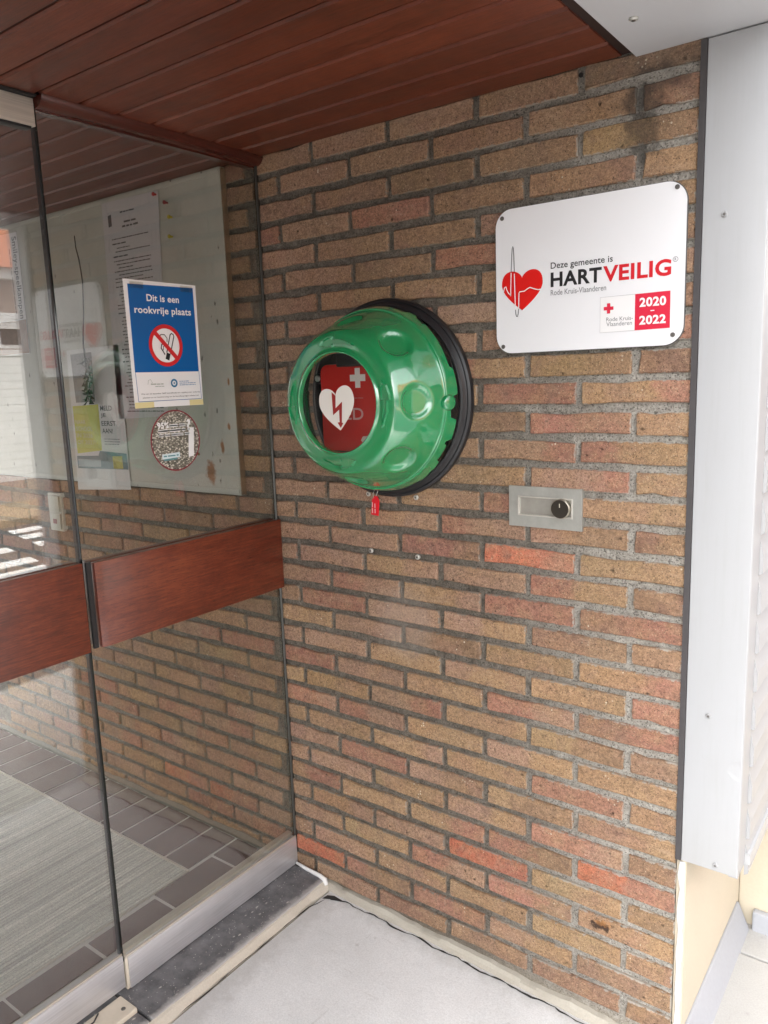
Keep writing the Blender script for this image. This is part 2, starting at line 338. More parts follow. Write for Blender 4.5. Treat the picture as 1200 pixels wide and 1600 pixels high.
MAT['crack'] = mat_plain('crack_dark', (.03, .028, .026), .95)

# ------------------------------------------------------------------ object helpers
def setp(o, label=None, cat=None, group=None, kind=None):
    if label: o['label'] = label
    if cat: o['category'] = cat
    if group: o['group'] = group
    if kind: o['kind'] = kind
    return o
def thing(name, loc, label, cat, group=None, kind=None):
    o = bpy.data.objects.new(name, None); COL.objects.link(o); o.empty_display_size = .05
    o.location = (loc[0], loc[1], loc[2] + ZO)
    return setp(o, label, cat, group, kind)
def wloc(o):
    v = Vector((0, 0, 0))
    while o: v += Vector(o.location); o = o.parent
    return v
class MB:
    """collects faces in measured world coordinates"""
    def __init__(s): s.v = []; s.f = []; s.m = []; s.mi = 0
    def add(s, vs, fs):
        n = len(s.v); s.v += [tuple(v) for v in vs]; s.f += [tuple(i + n for i in f) for f in fs]; s.m += [s.mi] * len(fs); return s
    def box(s, x0, x1, y0, y1, z0, z1):
        v = [(x, y, z) for x in (x0, x1) for y in (y0, y1) for z in (z0, z1)]
        return s.add(v, [(0, 1, 3, 2), (4, 6, 7, 5), (0, 4, 5, 1), (2, 3, 7, 6), (0, 2, 6, 4), (1, 5, 7, 3)])
    def quad(s, a, b, c, d): return s.add([a, b, c, d], [(0, 1, 2, 3)])
    def prism(s, poly, fn, d0, d1):
        """poly of (u,v); fn(u,v,d)->xyz"""
        n = len(poly); v = [fn(u, w, d0) for u, w in poly] + [fn(u, w, d1) for u, w in poly]
        return s.add(v, [tuple(range(n)), tuple(range(2 * n - 1, n - 1, -1))] + [(i, i + n, (i + 1) % n + n, (i + 1) % n) for i in range(n)])
    def sheet(s, poly, fn): return s.add([fn(u, w) for u, w in poly], [tuple(range(len(poly)))])
    def tube(s, pts, r, n=8, cap=True):
        pts = [Vector(p) for p in pts]; rr = r if isinstance(r, (list, tuple)) else [r] * len(pts); base = len(s.v); vs = []
        for i, p in enumerate(pts):
            t = (pts[min(i + 1, len(pts) - 1)] - pts[max(i - 1, 0)]).normalized()
            a = t.cross(Vector((0.13, .27, .95))).normalized(); b = t.cross(a)
            vs += [p + (a * math.cos(k * 2 * math.pi / n) + b * math.sin(k * 2 * math.pi / n)) * rr[i] for k in range(n)]
        fs = []
        for i in range(len(pts) - 1):
            for k in range(n): fs.append((i * n + k, i * n + (k + 1) % n, (i + 1) * n + (k + 1) % n, (i + 1) * n + k))
        if cap: fs += [tuple(range(n - 1, -1, -1)), tuple(range((len(pts) - 1) * n, len(pts) * n))]
        return s.add(vs, fs)
    def disc(s, c, r, ax, depth, n=20, bev=0):
        """short cylinder; ax 'y-' means it stands out towards -y from c"""
        c = Vector(c); A = {'y-': ((1, 0, 0), (0, 0, 1), (0, -1, 0)), 'x+': ((0, 1, 0), (0, 0, 1), (1, 0, 0)), 'z-': ((1, 0, 0), (0, 1, 0), (0, 0, -1)), 'z+': ((1, 0, 0), (0, 1, 0), (0, 0, 1))}[ax]
        u, w, d = (Vector(q) for q in A)
        rings = [(r, 0), (r, depth - bev), (r - bev, depth)] if bev else [(r, 0), (r, depth)]
        vs = []
        for rad, dd in rings: vs += [c + d * dd + (u * math.cos(k * 2 * math.pi / n) + w * math.sin(k * 2 * math.pi / n)) * rad for k in range(n)]
        fs = [(i * n + k, i * n + (k + 1) % n, (i + 1) * n + (k + 1) % n, (i + 1) * n + k) for i in range(len(rings) - 1) for k in range(n)]
        fs.append(tuple(range((len(rings) - 1) * n, len(rings) * n)))
        return s.add(vs, fs)
    def build(s, name, mat, parent=None, smooth=False, bevel=0, loc=None, norm=True):
        base = wloc(parent) if parent else Vector((0, 0, ZO))
        if parent is None and loc is not None: base = Vector((loc[0], loc[1], loc[2] + ZO))
        me = bpy.data.meshes.new(name)
        me.from_pydata([(v[0] - base.x, v[1] - base.y, v[2] + ZO - base.z) for v in s.v], [], s.f); me.validate()
        mats = mat if isinstance(mat, list) else [mat]
        for k in mats: me.materials.append(k)
        if len(mats) > 1:
            for p, i in zip(me.polygons, s.m): p.material_index = i
        if norm or bevel:
            bm = bmesh.new(); bm.from_mesh(me)
            if norm: bmesh.ops.recalc_face_normals(bm, faces=bm.faces)
            if bevel:
                ed = [e for e in bm.edges if len(e.link_faces) == 2 and e.calc_face_angle(0) > .7]
                bmesh.ops.bevel(bm, geom=ed, offset=bevel, segments=2, profile=.6, affect='EDGES')
            bm.to_mesh(me); bm.free()
        if smooth:
            for p in me.polygons: p.use_smooth = True
        o = bpy.data.objects.new(name, me); COL.objects.link(o)
        if parent: o.parent = parent
        else: o.location = base
        return o
def smooth_angle(o, a=35):
    for p in o.data.polygons: p.use_smooth = True
    bm = bmesh.new(); bm.from_mesh(o.data)
    for e in bm.edges:
        if len(e.link_faces) == 2 and e.calc_face_angle(0) > math.radians(a): e.smooth = False
    bm.to_mesh(o.data); bm.free()

# ------------------------------------------------------------------ lettering
_tc = {}
def text_geo(txt, bold=0.0):
    k = (txt, bold)
    if k in _tc: return _tc[k]
    cu = bpy.data.curves.new('lettering', 'FONT'); cu.body = txt; cu.size = 1; cu.offset = bold; cu.resolution_u = 4
    cu.fill_mode = 'FRONT'; cu.space_character = 1.0 + bold * 2
    o = bpy.data.objects.new('lettering', cu); COL.objects.link(o)
    dg = bpy.context.evaluated_depsgraph_get(); dg.update()
    me = bpy.data.meshes.new_from_object(o.evaluated_get(dg))
    v = [(p.co.x, p.co.y) for p in me.vertices]; f = [tuple(p.vertices) for p in me.polygons]
    bpy.data.objects.remove(o); bpy.data.curves.remove(cu); bpy.data.meshes.remove(me)
    _tc[k] = (v, f); return _tc[k]
def text(mb, txt, fn, u0, u1, v0, v1, bold=.0, base=None):
    """fit the lettering's bounding box into u0..u1 x v0..v1 and add through fn(u,v)"""
    v, f = text_geo(txt, bold)
    x0 = min(p[0] for p in v); x1 = max(p[0] for p in v); y0 = min(p[1] for p in v); y1 = max(p[1] for p in v)
    mb.add([fn(u0 + (p[0] - x0) / (x1 - x0) * (u1 - u0), v0 + (p[1] - y0) / (y1 - y0) * (v1 - v0)) for p in v], f)
def wordbars(mb, fn, u0, u1, v, h, rnd, full=True):
    """one line of print too small to read"""
    u = u0; end = u1 if full else u0 + (u1 - u0) * rnd.uniform(.3, .9)
    while u < end - h:
        w = min(rnd.uniform(1.2, 5) * h, end - u)
        mb.sheet([(u, v), (u + w, v), (u + w, v + h * rnd.uniform(.5, .75)), (u, v + h * .62)], fn); u += w + h * .55
def circ(cx, cy, r, n=40, ry=None): return [(cx + r * math.cos(k * 2 * math.pi / n), cy + (ry or r) * math.sin(k * 2 * math.pi / n)) for k in range(n)]
def ring(mb, cx, cy, r0, r1, fn, n=48):
    for k in range(n):
        a, b = k * 2 * math.pi / n, (k + 1) * 2 * math.pi / n
        mb.sheet([(cx + r0 * math.cos(a), cy + r0 * math.sin(a)), (cx + r1 * math.cos(a), cy + r1 * math.sin(a)), (cx + r1 * math.cos(b), cy + r1 * math.sin(b)), (cx + r0 * math.cos(b), cy + r0 * math.sin(b))], fn)
def stroke(mb, pts, w, fn):
    pts = [Vector(p) for p in pts]; L_, R_ = [], []
    for i, p in enumerate(pts):
        t = (pts[min(i + 1, len(pts) - 1)] - pts[max(i - 1, 0)]).normalized(); n = Vector((-t.y, t.x)) * w / 2
        L_.append(p + n); R_.append(p - n)
    for i in range(len(pts) - 1): mb.sheet([L_[i], L_[i + 1], R_[i + 1], R_[i]], fn)
def heart(cx, cy, w, h, n=64, rot=0.0):
    def bz(a, b, c, d, m): return [tuple((1 - t) ** 3 * p + 3 * (1 - t) ** 2 * t * q + 3 * (1 - t) * t * t * r + t ** 3 * s_ for p, q, r, s_ in zip(a, b, c, d)) for t in (k / m for k in range(m))]
    m = n // 4
    right = bz((0, .31), (.06, .53), (.5, .62), (.5, .17), m) + bz((.5, .17), (.5, -.06), (.24, -.30), (0, -.5), m)
    left = [(-x, y) for x, y in bz((0, -.5), (-.24, -.30), (-.5, -.06), (-.5, .17), m)] ; left = [(-x, y) for x, y in left]
    left += bz((-.5, .17), (-.5, .62), (-.06, .53), (0, .31), m)
    out = []
    for x, y in right + left:
        x, y = x * w, y * h; out.append((cx + x * math.cos(rot) - y * math.sin(rot), cy + x * math.sin(rot) + y * math.cos(rot)))
    return out
def rrect(u0, u1, v0, v1, r, n=8):
    p = []
    for cx, cy, a in ((u1 - r, v1 - r, 0), (u0 + r, v1 - r, 90), (u0 + r, v0 + r, 180), (u1 - r, v0 + r, 270)):
        for k in range(n + 1):
            t = math.radians(a + 90 * k / n); p.append((cx + r * math.cos(t), cy + r * math.sin(t)))
    return p

# ================================================================== STRUCTURE
XG = -1.068                                   # glass plane
def zf(x): return -1.978 - .030 * (x if x < .2 else .2)   # sloping porch floor (measured z)

# ground far and wide, road, pavements
mb = MB(); mb.box(-60, 60, -60, 60, -2.4, -2.16); setp(mb.build('ground', MAT['asphalt']), kind='structure')
mb = MB(); mb.box(1.18, 5.9, -40, 40, -2.15, -2.05); setp(mb.build('road', MAT['asphalt']), kind='structure')
mb = MB(); mb.add([(-.925, -4, -1.9505), (0, -4, -1.978), (0, 0.0, -1.978), (-.925, 0.0, -1.9505), (-.925, -4, -2.15), (0, -4, -2.15), (0, 0, -2.15), (-.925, 0, -2.15)],
                  [(0, 1, 2, 3), (4, 7, 6, 5), (0, 4, 5, 1), (1, 5, 6, 2), (2, 6, 7, 3), (3, 7, 4, 0)])
setp(mb.build('porch_floor', MAT['floor_out']), kind='structure')
pav = thing('pavement', (.5, 0, -2.0), None, None, kind='structure')
rs = random.Random(3)
for i, y0 in enumerate([-2.4, -1.8, -1.2, -.6, .06, .4, 1.0, 1.6, 2.2]):
    y1 = [-1.8, -1.2, -.6, .06, .4, 1.0, 1.6, 2.2, 2.8][i]
    for x0, x1 in ((.004, .50), (.50, 1.0)):
        mb = MB(); z = -1.980 - .018 * x0 - rs.uniform(0, .002)
        mb.box(x0 + .004, x1 - .004, y0 + .004, y1 - .004, -2.1, z); mb.build('paving_slab', MAT['pave'], pav, bevel=.003)
mb = MB(); mb.box(0, 1.0, -6, 8, -2.15, -2.004); mb.build('bedding', MAT['kerb'], pav)
mb = MB(); mb.box(1.0, 1.18, -30, 30, -2.15, -2.005); setp(mb.build('kerb', MAT['kerb'], bevel=.01), kind='structure')
mb = MB(); mb.box(5.9, 9.55, -30, 30, -2.15, -1.97)
def mat_pavers():
    m, nt, b, o = new_mat('opposite_paver_pattern'); v = pos(nt, (1, 1, 1))
    br = nt.nodes.new('ShaderNodeTexBrick'); br.inputs['Scale'].default_value = 4; br.inputs['Color1'].default_value = (.30, .24, .19, 1); br.inputs['Color2'].default_value = (.24, .20, .17, 1); br.inputs['Mortar'].default_value = (.12, .11, .1, 1)
    L(nt, v, br.inputs['Vector']); x = sep(nt, pos(nt))[0]
    c = mixc(nt, rng(nt, x, 7.2, 7.25, 1, 0), br.outputs[0], (.42, .30, .17), 'MIX')
    c = mixc(nt, .5, br.outputs[0], c); L(nt, c, b.inputs['Base Color']); b.inputs['Roughness'].default_value = .9; return m
setp(mb.build('opposite_pavement', mat_pavers()), kind='structure')
mk = thing('zebra_crossing', (4.6, 2.4, -2.05), None, None, kind='structure')
for x in (3.1, 3.66, 4.08, 4.70, 5.16, 5.56):
    mb = MB(); mb.box(x - .12, x + .12, 1.0, 3.7, -2.05, -2.046); mb.build('painted_stripe', MAT['road_white'], mk)
mb = MB(); mb.add([(3.4, 1.98, -2.042), (5.9, 2.45, -2.042), (5.9, 2.76, -2.042), (3.4, 2.16, -2.042)], [(0, 1, 2, 3)])
setp(mb.build('road_patch', MAT['asphalt2']), kind='structure')

# roof and wall masses that keep the light out, but for one opening in the hall
mb = MB(); mb.box(-3.8, .128, -2.6, 1.5, .03, .35); mb.build('roof', MAT['soffit']); setp(bpy.data.objects['roof'], kind='structure')
mb = MB(); mb.box(-3.8, -3.7, -3.2, 1.5, -2.1, -1.6); mb.box(-3.8, -3.7, -3.2, -2.5, -1.6, -.15); mb.box(-3.8, -3.7, -.1, 1.5, -1.6, -.15); mb.box(-3.8, -3.7, -3.2, 1.5, -.15, .03); mb.box(-3.7, -1.09, -2.75, -2.6, -2.1, .03); mb.box(-3.7, 0, .2, 1.5, -2.1, .03)  # opening in the unseen far wall added to let daylight into the hall
setp(mb.build('hall_walls', MAT['plaster']), kind='structure')
# opposite side of the porch (behind the camera)
mb = MB(); mb.box(-1.09, 0.0, -2.6, -2.35, -2.1, .03); setp(mb.build('porch_far_wall', mat_plain('far_wall_plaster', (.36, .31, .25), .9, grain=.3, gscale=30)), kind='structure')

# ------------------------------------------------------------------ ceilings (boards one by one)
def ceiling(nm, x0, x1, mat, groove_mat, y_edges, z):
    root = thing(nm, ((x0 + x1) / 2, -.8, z), None, None, kind='structure')
    mb = MB(); mb.box(x0, x1, -3.1, .0, z + .006, .03); mb.build('ceiling_backing', groove_mat, root)
    for a, b in zip(y_edges[:-1], y_edges[1:]):
        mb = MB(); g = .0030
        y0, y1 = b + g, a - g
        prof = [(y0, z + .012), (y0, z + .004), (y0 + .004, z), (y1 - .004, z), (y1, z + .004), (y1, z + .012)]
        mb.prism(prof, lambda u, w, d: (d, u, w), x0, x1); mb.build('ceiling_board', mat, root)
edges = [0.0, -.0755]; 
while edges[-1] > -3.0: edges.append(edges[-1] - .0838)
ceiling('porch_ceiling', -1.045, -.142, MAT['board_wood'], MAT['groove'], edges, -.012)
ceiling('hall_ceiling', -3.7, -1.075, MAT['board_wood'], MAT['groove'], edges, -.0125)
mb = MB(); mb.box(-.142, -.1185, -2.6, -.001, -.0085, .03); setp(mb.build('ceiling_end_strip', MAT['groove']), kind='structure')

# ================================================================== BRICK WALLS
PAL = {'y': (.315, .203, .116), 't': (.308, .194, .134), 'b': (.25, .16, .10), 'r': (.305, .152, .108), 'p': (.24, .143, .098), 'o': (.42, .14, .085), 'k': (.18, .125, .09), 'g': (.29, .19, .11)}
ROWS = ["k b t t t", "p tb b t t b", "yb b b t t", "y bp b r t r", "y t b b t", "b b r b t t", "t y yb y t", "p t t r t t", "r b t t t", "p yg ry t b t",
        "yr r y t t", "gy r yb t t t", "ry tr y r t", "g tr y t t t", "yg r yb t t", "pb tb rt yt t t", "y o rp t t", "bp ry t yt t t", "pr r yt rt t", "p pb ty t r t",
        "yr yg b t y", "r yg ty y t t", "pr rt y t r", "p yb y tr y y", "gy ty yg rt rt", "b r y yt yg y", "bg yb tb r t", "p rt ty y t t", "or rb yr y yr", "b gy o t yt t",
        "gy rb rt y t", "bp y y y t t", "b ty r rb o", "b p t p t b", "b t t b t"]
HC = .0570876; MOD = .22; BL = .2065; BH = .0425
rb = random.Random(11)
def brick_mesh(name, w, h, seed):
    r = random.Random(seed); n = []
    hw, hh = w / 2, h / 2; c = .0022
    base = [(-hw + c, -hh), (-hw * .3, -hh), (hw * .35, -hh), (hw - c, -hh), (hw, -hh + c), (hw, hh - c), (hw - c, hh), (hw * .3, hh), (-hw * .32, hh), (-hw + c, hh), (-hw, hh - c), (-hw, -hh + c)]
    front, mid, back = [], [], []
    for (x, z) in base:
        jx, jz = r.uniform(-.0016, .0016), r.uniform(-.0016, .0016)
        if r.random() < .10: jx -= math.copysign(.0035, x) * (abs(x) > hw * .8); jz -= math.copysign(.003, z)
        k = .0024
        mx, mz = x + jx, z + jz
        fx = mx - math.copysign(k, x) * min(1, abs(x) / (hw - .006)) ** 4; fz = mz - math.copysign(k * .9, z) * min(1, abs(z) / (hh - .005)) ** 2
        front.append((fx, r.uniform(-.0012, .0008), fz)); mid.append((mx, .0024, mz)); back.append((mx, .03, mz))
    v = front + mid + back; N = 12
    f = [tuple(range(N))] + [(i, i + N, (i + 1) % N + N, (i + 1) % N) for i in range(N)] + [(i + N, i + 2 * N, (i + 1) % N + 2 * N, (i + 1) % N + N) for i in range(N)]
    me = bpy.data.meshes.new(name); me.from_pydata(v, [], f); me.materials.append(MAT['brick'])
    bm = bmesh.new(); bm.from_mesh(me); bmesh.ops.recalc_face_normals(bm, faces=bm.faces)
    bm.faces.ensure_lookup_table()
    if bm.faces[0].normal.y > 0: bmesh.ops.reverse_faces(bm, faces=bm.faces)
    bm.to_mesh(me); bm.free(); return me
FULL = [brick_mesh('brick', BL, BH, s) for s in range(9)]
HALF = [brick_mesh('brick', .0965, BH, s + 50) for s in range(6)]
_bm_cache = {}
def piece(w):
    k = round(w, 3)
    if k not in _bm_cache: _bm_cache[k] = brick_mesh('brick', w, BH, 100 + len(_bm_cache))
    return _bm_cache[k]
def add_brick(root, x0, x1, row, tone, jit=1.0):
    w = x1 - x0; xc = (x0 + x1) / 2
    me = rb.choice(FULL) if abs(w - BL) < .003 else rb.choice(HALF) if abs(w - .0965) < .003 else piece(w)
    o = bpy.data.objects.new('brick', me); COL.objects.link(o); o.parent = root
    base = wloc(root)
    zc = -(row + .5) * HC + rb.uniform(-.0014, .0014) * jit
    o.location = (xc - base.x + rb.uniform(-.0012, .0012) * jit, -.0 + rb.uniform(-.0018, .0012) - base.y, zc + ZO - base.z)
    o.rotation_euler = (0, rb.uniform(-.006, .006) * jit, 0)
    a = PAL[tone[0]]; c = PAL[tone[-1]]
    k = rb.uniform(.86, 1.12)
    o.color = (*[q * k * rb.uniform(.95, 1.05) for q in a], 1)
    if len(tone) == 1:
        q = rb.choice([a, a, PAL[rb.choice('ytbrg')]]); c = tuple(.6 * i + .4 * j for i, j in zip(a, q))
    o['half_width'] = w / 2
    o['tone'] = [c[0] * k, c[1] * k, c[2] * k]
    o['split'] = rb.uniform(-.04, .05) if len(tone) > 1 else rb.uniform(-.1, .1)
    return o
wallA = thing('porch_brick_wall', (-.53, 0, -1.97), 'weathered brown and red brick side wall of the porch carrying the green cabinet', 'brick wall')
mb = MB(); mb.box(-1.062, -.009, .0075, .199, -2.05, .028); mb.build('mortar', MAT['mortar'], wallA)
wallB = thing('hall_brick_wall', (-1.9, 0, -1.93), 'brick wall of the hall seen through the glass below and beside the noticeboard', 'brick wall')
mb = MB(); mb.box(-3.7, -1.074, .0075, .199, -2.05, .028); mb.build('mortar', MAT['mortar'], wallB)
NB = 34
XEND = -.0085
for row in range(NB):
    tones = ROWS[row].split()
    # joints measured from the right end of the wall
    segs = []
    if row % 2 == 0: us = [(i, i + 1) for i in range(0, 13)]
    else: us = [(0, .5)] + [(i + .5, i + 1.5) for i in range(0, 12)]
    for idx, (u0, u1) in enumerate(us):
        x1 = -u0 * MOD - .0068; x0 = -u1 * MOD + .0068
        if u0 == 0: x1 = XEND
        if x0 < -1.062 < x1 and x1 - (-1.062) > .02:
            add_brick(wallA, -1.0605, x1, row, tones[min(idx, len(tones) - 1)])
            if -1.0755 - x0 > .02: add_brick(wallB, x0, -1.0755, row, rb.choice('tbty'))
        elif x1 - .02 > -1.062:
            add_brick(wallA, x0, x1, row, tones[min(idx, len(tones) - 1)])
        elif x0 > -2.85 and not (row < 13 and x1 < -1.30):
            t = rb.choice(['t', 't', 'b', 'y', 'ty', 'bt', 'r', 'g', 'tr'])
            if row == 31 and -1.75 < x0 < -1.3: t = 'or'
            add_brick(wallB, x0, min(x1, -1.0755), row, t)
# cement fillet along the foot of the wall
def fillet(root, x0, x1, zfn, mat, h=.013, d=.020, seed=5):
    r = random.Random(seed); mb = MB(); n = int((x1 - x0) / .02); pts = []
    for i in range(n + 1):
        x = x0 + (x1 - x0) * i / n; a = .003 * math.sin(x * 23) + r.uniform(-.0022, .0022); c = r.uniform(-.0015, .0015); z = zfn(x)
        pts.append([(x, .01, z + h + a), (x, -.005, z + h * .92 + a), (x, -.012, z + h * .5 + c), (x, -d + c, z + .002), (x, -d + c, z - .03), (x, .01, z - .03)])
    for i in range(n):
        for k in range(5): mb.quad(pts[i][k], pts[i + 1][k], pts[i + 1][k + 1], pts[i][k + 1])
    o = mb.build('cement_fillet', mat, root); smooth_angle(o, 50); return o
fillet(wallA, -.955, -.004, zf, MAT['fillet'])
fillet(wallB, -3.2, -1.085, lambda x: -1.927, mat_plain('hall_base_mortar', (.16, .15, .125), .9, grain=.4, gscale=120, bumpy=.5), .02, .008, 9)
# drilled hole and screw plugs in the wall
mb = MB(); mb.disc((-.2195, .002, -.0225), .0042, 'y-', .003, 14); mb.build('drill_hole', MAT['hole'], wallA)
mb = MB(); mb.disc((-.137, .002, -.0215), .0042, 'y-', .003, 14)
for i, (x, z, lab) in enumerate([(-.7470, -.9690, 'pale screw plug in the joint left below the red tag'), (-.6100, -.9700, 'pale screw plug in the joint right below the red tag'), (-.6095, -.8290, 'pale screw plug close under the cabinet rim, above the other two'), (-.7475, -.8290, 'small pale screw beside the red tag under the cabinet rim')]):
    t = thing('screw_plug', (x, 0, z), lab, 'screw plug', 'screw plugs around the cabinet')
    mb = MB(); mb.disc((x, .002, z), .0062, 'y-', .006, 18, .0015); mb.build('plug_collar', MAT['screw'], t)
    mb = MB(); mb.disc((x, -.004, z), .0024, 'y-', .0006, 10); mb.build('screw_head', MAT['screw_dark'], t)

# narrow gasket between wall and cladding
mb = MB(); mb.box(-.0080, .0025, -.004, .19, -1.52, -.02)
setp(mb.build('wall_gasket', MAT['gasket'], loc=(0, 0, -1.52)), 'dark grey sealing strip between the bricks and the pale cladding', 'sealing strip')
# ------------------------------------------------------------------ corner cladding
cl = thing('corner_cladding', (.06, .1, -1.52), 'pale grey sheet metal corner cladding at the right end of the brick wall', 'cladding')
mb = MB(); mb.box(.003, .106, -.002, .02, -1.52, -.020); o = mb.build('front_panel', MAT['clad'], cl, bevel=.0015)
# folded corner return, then trapezoid ribs running level along the street face
mb = MB(); mb.box(.0905, .1075, -.0005, .06, -1.523, -.020); mb.build('corner_return', MAT['clad_rib'], cl, bevel=.0015)
mb = MB(); P_ = .0762; z = -.03; prof = []
while z > -1.50:
    prof += [(.1065, z), (.114, z - .032), (.114, z - .066), (.1065, z - .071)]; z -= P_
prof += [(.106, -1.515)]
n = len(prof)
vs = [(x, .06, zz) for x, zz in prof] + [(x, 3.0, zz) for x, zz in prof]
mb.add(vs, [(i, i + 1, i + 1 + n, i + n) for i in range(n - 1)])
mb.add([(x, .0605, zz) for x, zz in prof] + [(.100, .0605, -1.515), (.100, .0605, -.03)], [tuple(range(n + 2))])
mb.build('ribbed_sheet', MAT['clad_rib'], cl)
mb = MB(); mb.box(.02, .1065, .06, 3.0, -1.523, -1.5155); mb.box(.1065, .117, .058, 3.0, -1.523, -1.50); mb.build('bottom_trim', MAT['clad'], cl)
for x, z in ((.039, -.303), (.044, -1.205), (.067, -1.507)):
    mb = MB(); mb.disc((x, -.002, z), .0052, 'y-', .003, 18, .0015); s_ = mb.build('screw', MAT['clad_rib'], cl)
    mb = MB(); mb.disc((x, -.005, z), .0022, 'y-', .0005, 10); mb.build('screw_socket', MAT['screw_dark'], s_)
# cream plaster wall below it
pw = thing('plaster_wall', (0, 1.2, -2.0), 'cream plastered street wall under the grey cladding', 'plaster wall')
mb = MB(); mb.box(-.006, .012, .004, 3.0, -2.1, -1.50); mb.build('plaster_face', MAT['plaster'], pw)
mb = MB(); mb.tube([(.004 + random.Random(i).uniform(-.0015, .0015), .001, -1.525 - i * .03) for i in range(16)], [.0055 + .0018 * math.sin(i * 2.1) for i in range(16)], 8); mb.build('corner_bead', MAT['white_paint'], pw, smooth=True)
mb = MB(); mb.prism([(.0115, -2.06), (.0115, -1.915), (.018, -1.915), (.046, -1.985), (.046, -2.06)], lambda u, w, d: (u, d, w), -.002, .50); mb.build('plinth', MAT['plinth'], pw, bevel=.003)
pr_ = thing('plaster_pier', (.2, .8, -2.0), 'cream plastered pier standing past the cladding at the right edge', 'pier')
mb = MB(); mb.box(.0125, .40, .52, 1.3, -2.1, -1.530); mb.build('pier_body', MAT['plaster'], pr_, bevel=.004)
mb = MB(); mb.box(.050, .40, .498, .5195, -2.05, -1.93); mb.build('pier_plinth', MAT['plinth'], pr_, bevel=.006)

# soffit panel
so = thing('soffit_panel', (0, -.6, -.018), 'pale grey sheet soffit hanging over the top of the wall and cladding', 'soffit')
mb = MB(); mb.box(-.118, .130, -2.6, .0, -.0178, .03); mb.build('panel', MAT['soffit'], so, bevel=.0015)
mb = MB(); mb.box(.0, .130, .0, 1.5, -.0178, .03); mb.build('panel', MAT['soffit'], so)
mb = MB(); mb.disc((-.069, -.157, -.0178), .0072, 'z-', .004, 20, .0015); sc_ = mb.build('screw', MAT['screw'], so)
mb = MB(); mb.disc((-.069, -.157, -.0218), .0036, 'z-', .0008, 6); mb.build('screw_socket', MAT['screw_dark'], sc_)

# ================================================================== THRESHOLD AND FLOORS
sill = thing('threshold_stone', (-1.0, -.7, -1.95), 'dark bluestone threshold strip in front of the glass, worn pale at its edge', 'threshold')
mb = MB(); mb.box(-1.09, -.946, -.592, -.008, -2.05, -1.925); mb.build('sill_slab', MAT['stone'], sill, bevel=.005)
mb = MB(); mb.box(-1.09, -.946, -2.2, -.597, -2.05, -1.926); mb.build('sill_slab', MAT['stone'], sill, bevel=.005)
# pale mortar lip along the sill
mb = MB(); r = random.Random(2); pts = []
for i in range(60):
    y = -.012 - i * .036; a = r.uniform(-.002, .002)
    pts.append([(-.9475, y, -1.9300 + a), (-.942 + a, y, -1.933), (-.933 + a * 2, y, -1.949), (-.933 + a * 2, y, -1.98), (-.9475, y, -1.98)])
for i in range(59):
    for k in range(4): mb.quad(pts[i][k], pts[i + 1][k], pts[i + 1][k + 1], pts[i][k + 1])
smooth_angle(mb.build('mortar_lip', mat_concrete('sill_lip_cement', (.66, .61, .52), (.4, .36, .3)), sill), 40)
mb = MB(); mb.tube([(-1.055, -.010, -1.917), (-1.02, -.010, -1.9215), (-.965, -.012, -1.9225), (-.945, -.014, -1.926), (-.938, -.017, -1.938)], [.004, .005, .006, .0075, .006], 8); mb.build('sealant_bead', MAT['caulk'], sill, smooth=True)
# open dirty joint between floor and surround
mb = MB(); r = random.Random(21)
def crack(pts, w):
    for a, b in zip(pts[:-1], pts[1:]):
        a = Vector(a); b = Vector(b); t = Vector((b.x - a.x, b.y - a.y, 0)).normalized(); n = Vector((-t.y, t.x, 0))
        mb.quad(a + n * w * a.z, a - n * w * a.z, b - n * w * b.z, b + n * w * b.z)
L1 = []
N = 64
for i in range(N + 1):
    x = -.900 + .86 * i / N; y = -.0275 + .003 * math.sin(i * .7) + r.uniform(-.002, .002)
    if i < 4: y = -.044 + .0055 * i
    L1.append((x, y, r.uniform(.25, 1)))
L2 = []
for i in range(60):
    y = -.052 - i * .025; x = -.9285 + .002 * math.sin(i * .9) + r.uniform(-.0012, .0012)
    if i < 2: x = -.912 - .006 * i
    L2.append((x, y, r.uniform(.1, .75)))
crack(L1, .0032); crack(L2, .0024)
mb.add([(-.921, -.055, 1), (-.900, -.044, 1), (-.86, -.030, 1), (-.90, -.027, 1), (-.918, -.036, 1)], [(0, 1, 2, 3, 4)])
mb.v = [(x, y, zf(x) + .0012) for x, y, z in mb.v]
setp(mb.build('floor_joint', MAT['crack']), kind='structure')
pp = thing('door_sill_strip', (-1.01, -.8, -1.92), 'cream stone strip under the glass door with a screw at its end', 'sill strip')
mb = MB(); mb.box(-1.052, -.990, -2.2, -.598, -1.927, -1.914); mb.build('strip', MAT['sill_cream'], pp, bevel=.003)
mb = MB(); mb.disc((-1.013, -.618, -1.914), .005, 'z+', .0014, 16, .0006); mb.build('screw', MAT['screw_dark'], pp)
mb = MB(); mb.tube([(-1.045, -.66, -1.911), (-1.03, -.68, -1.909), (-1.03, -.72, -1.909), (-1.046, -.76, -1.911)], .0018, 6); mb.build('loose_seal', MAT['black_rubber'], pp)

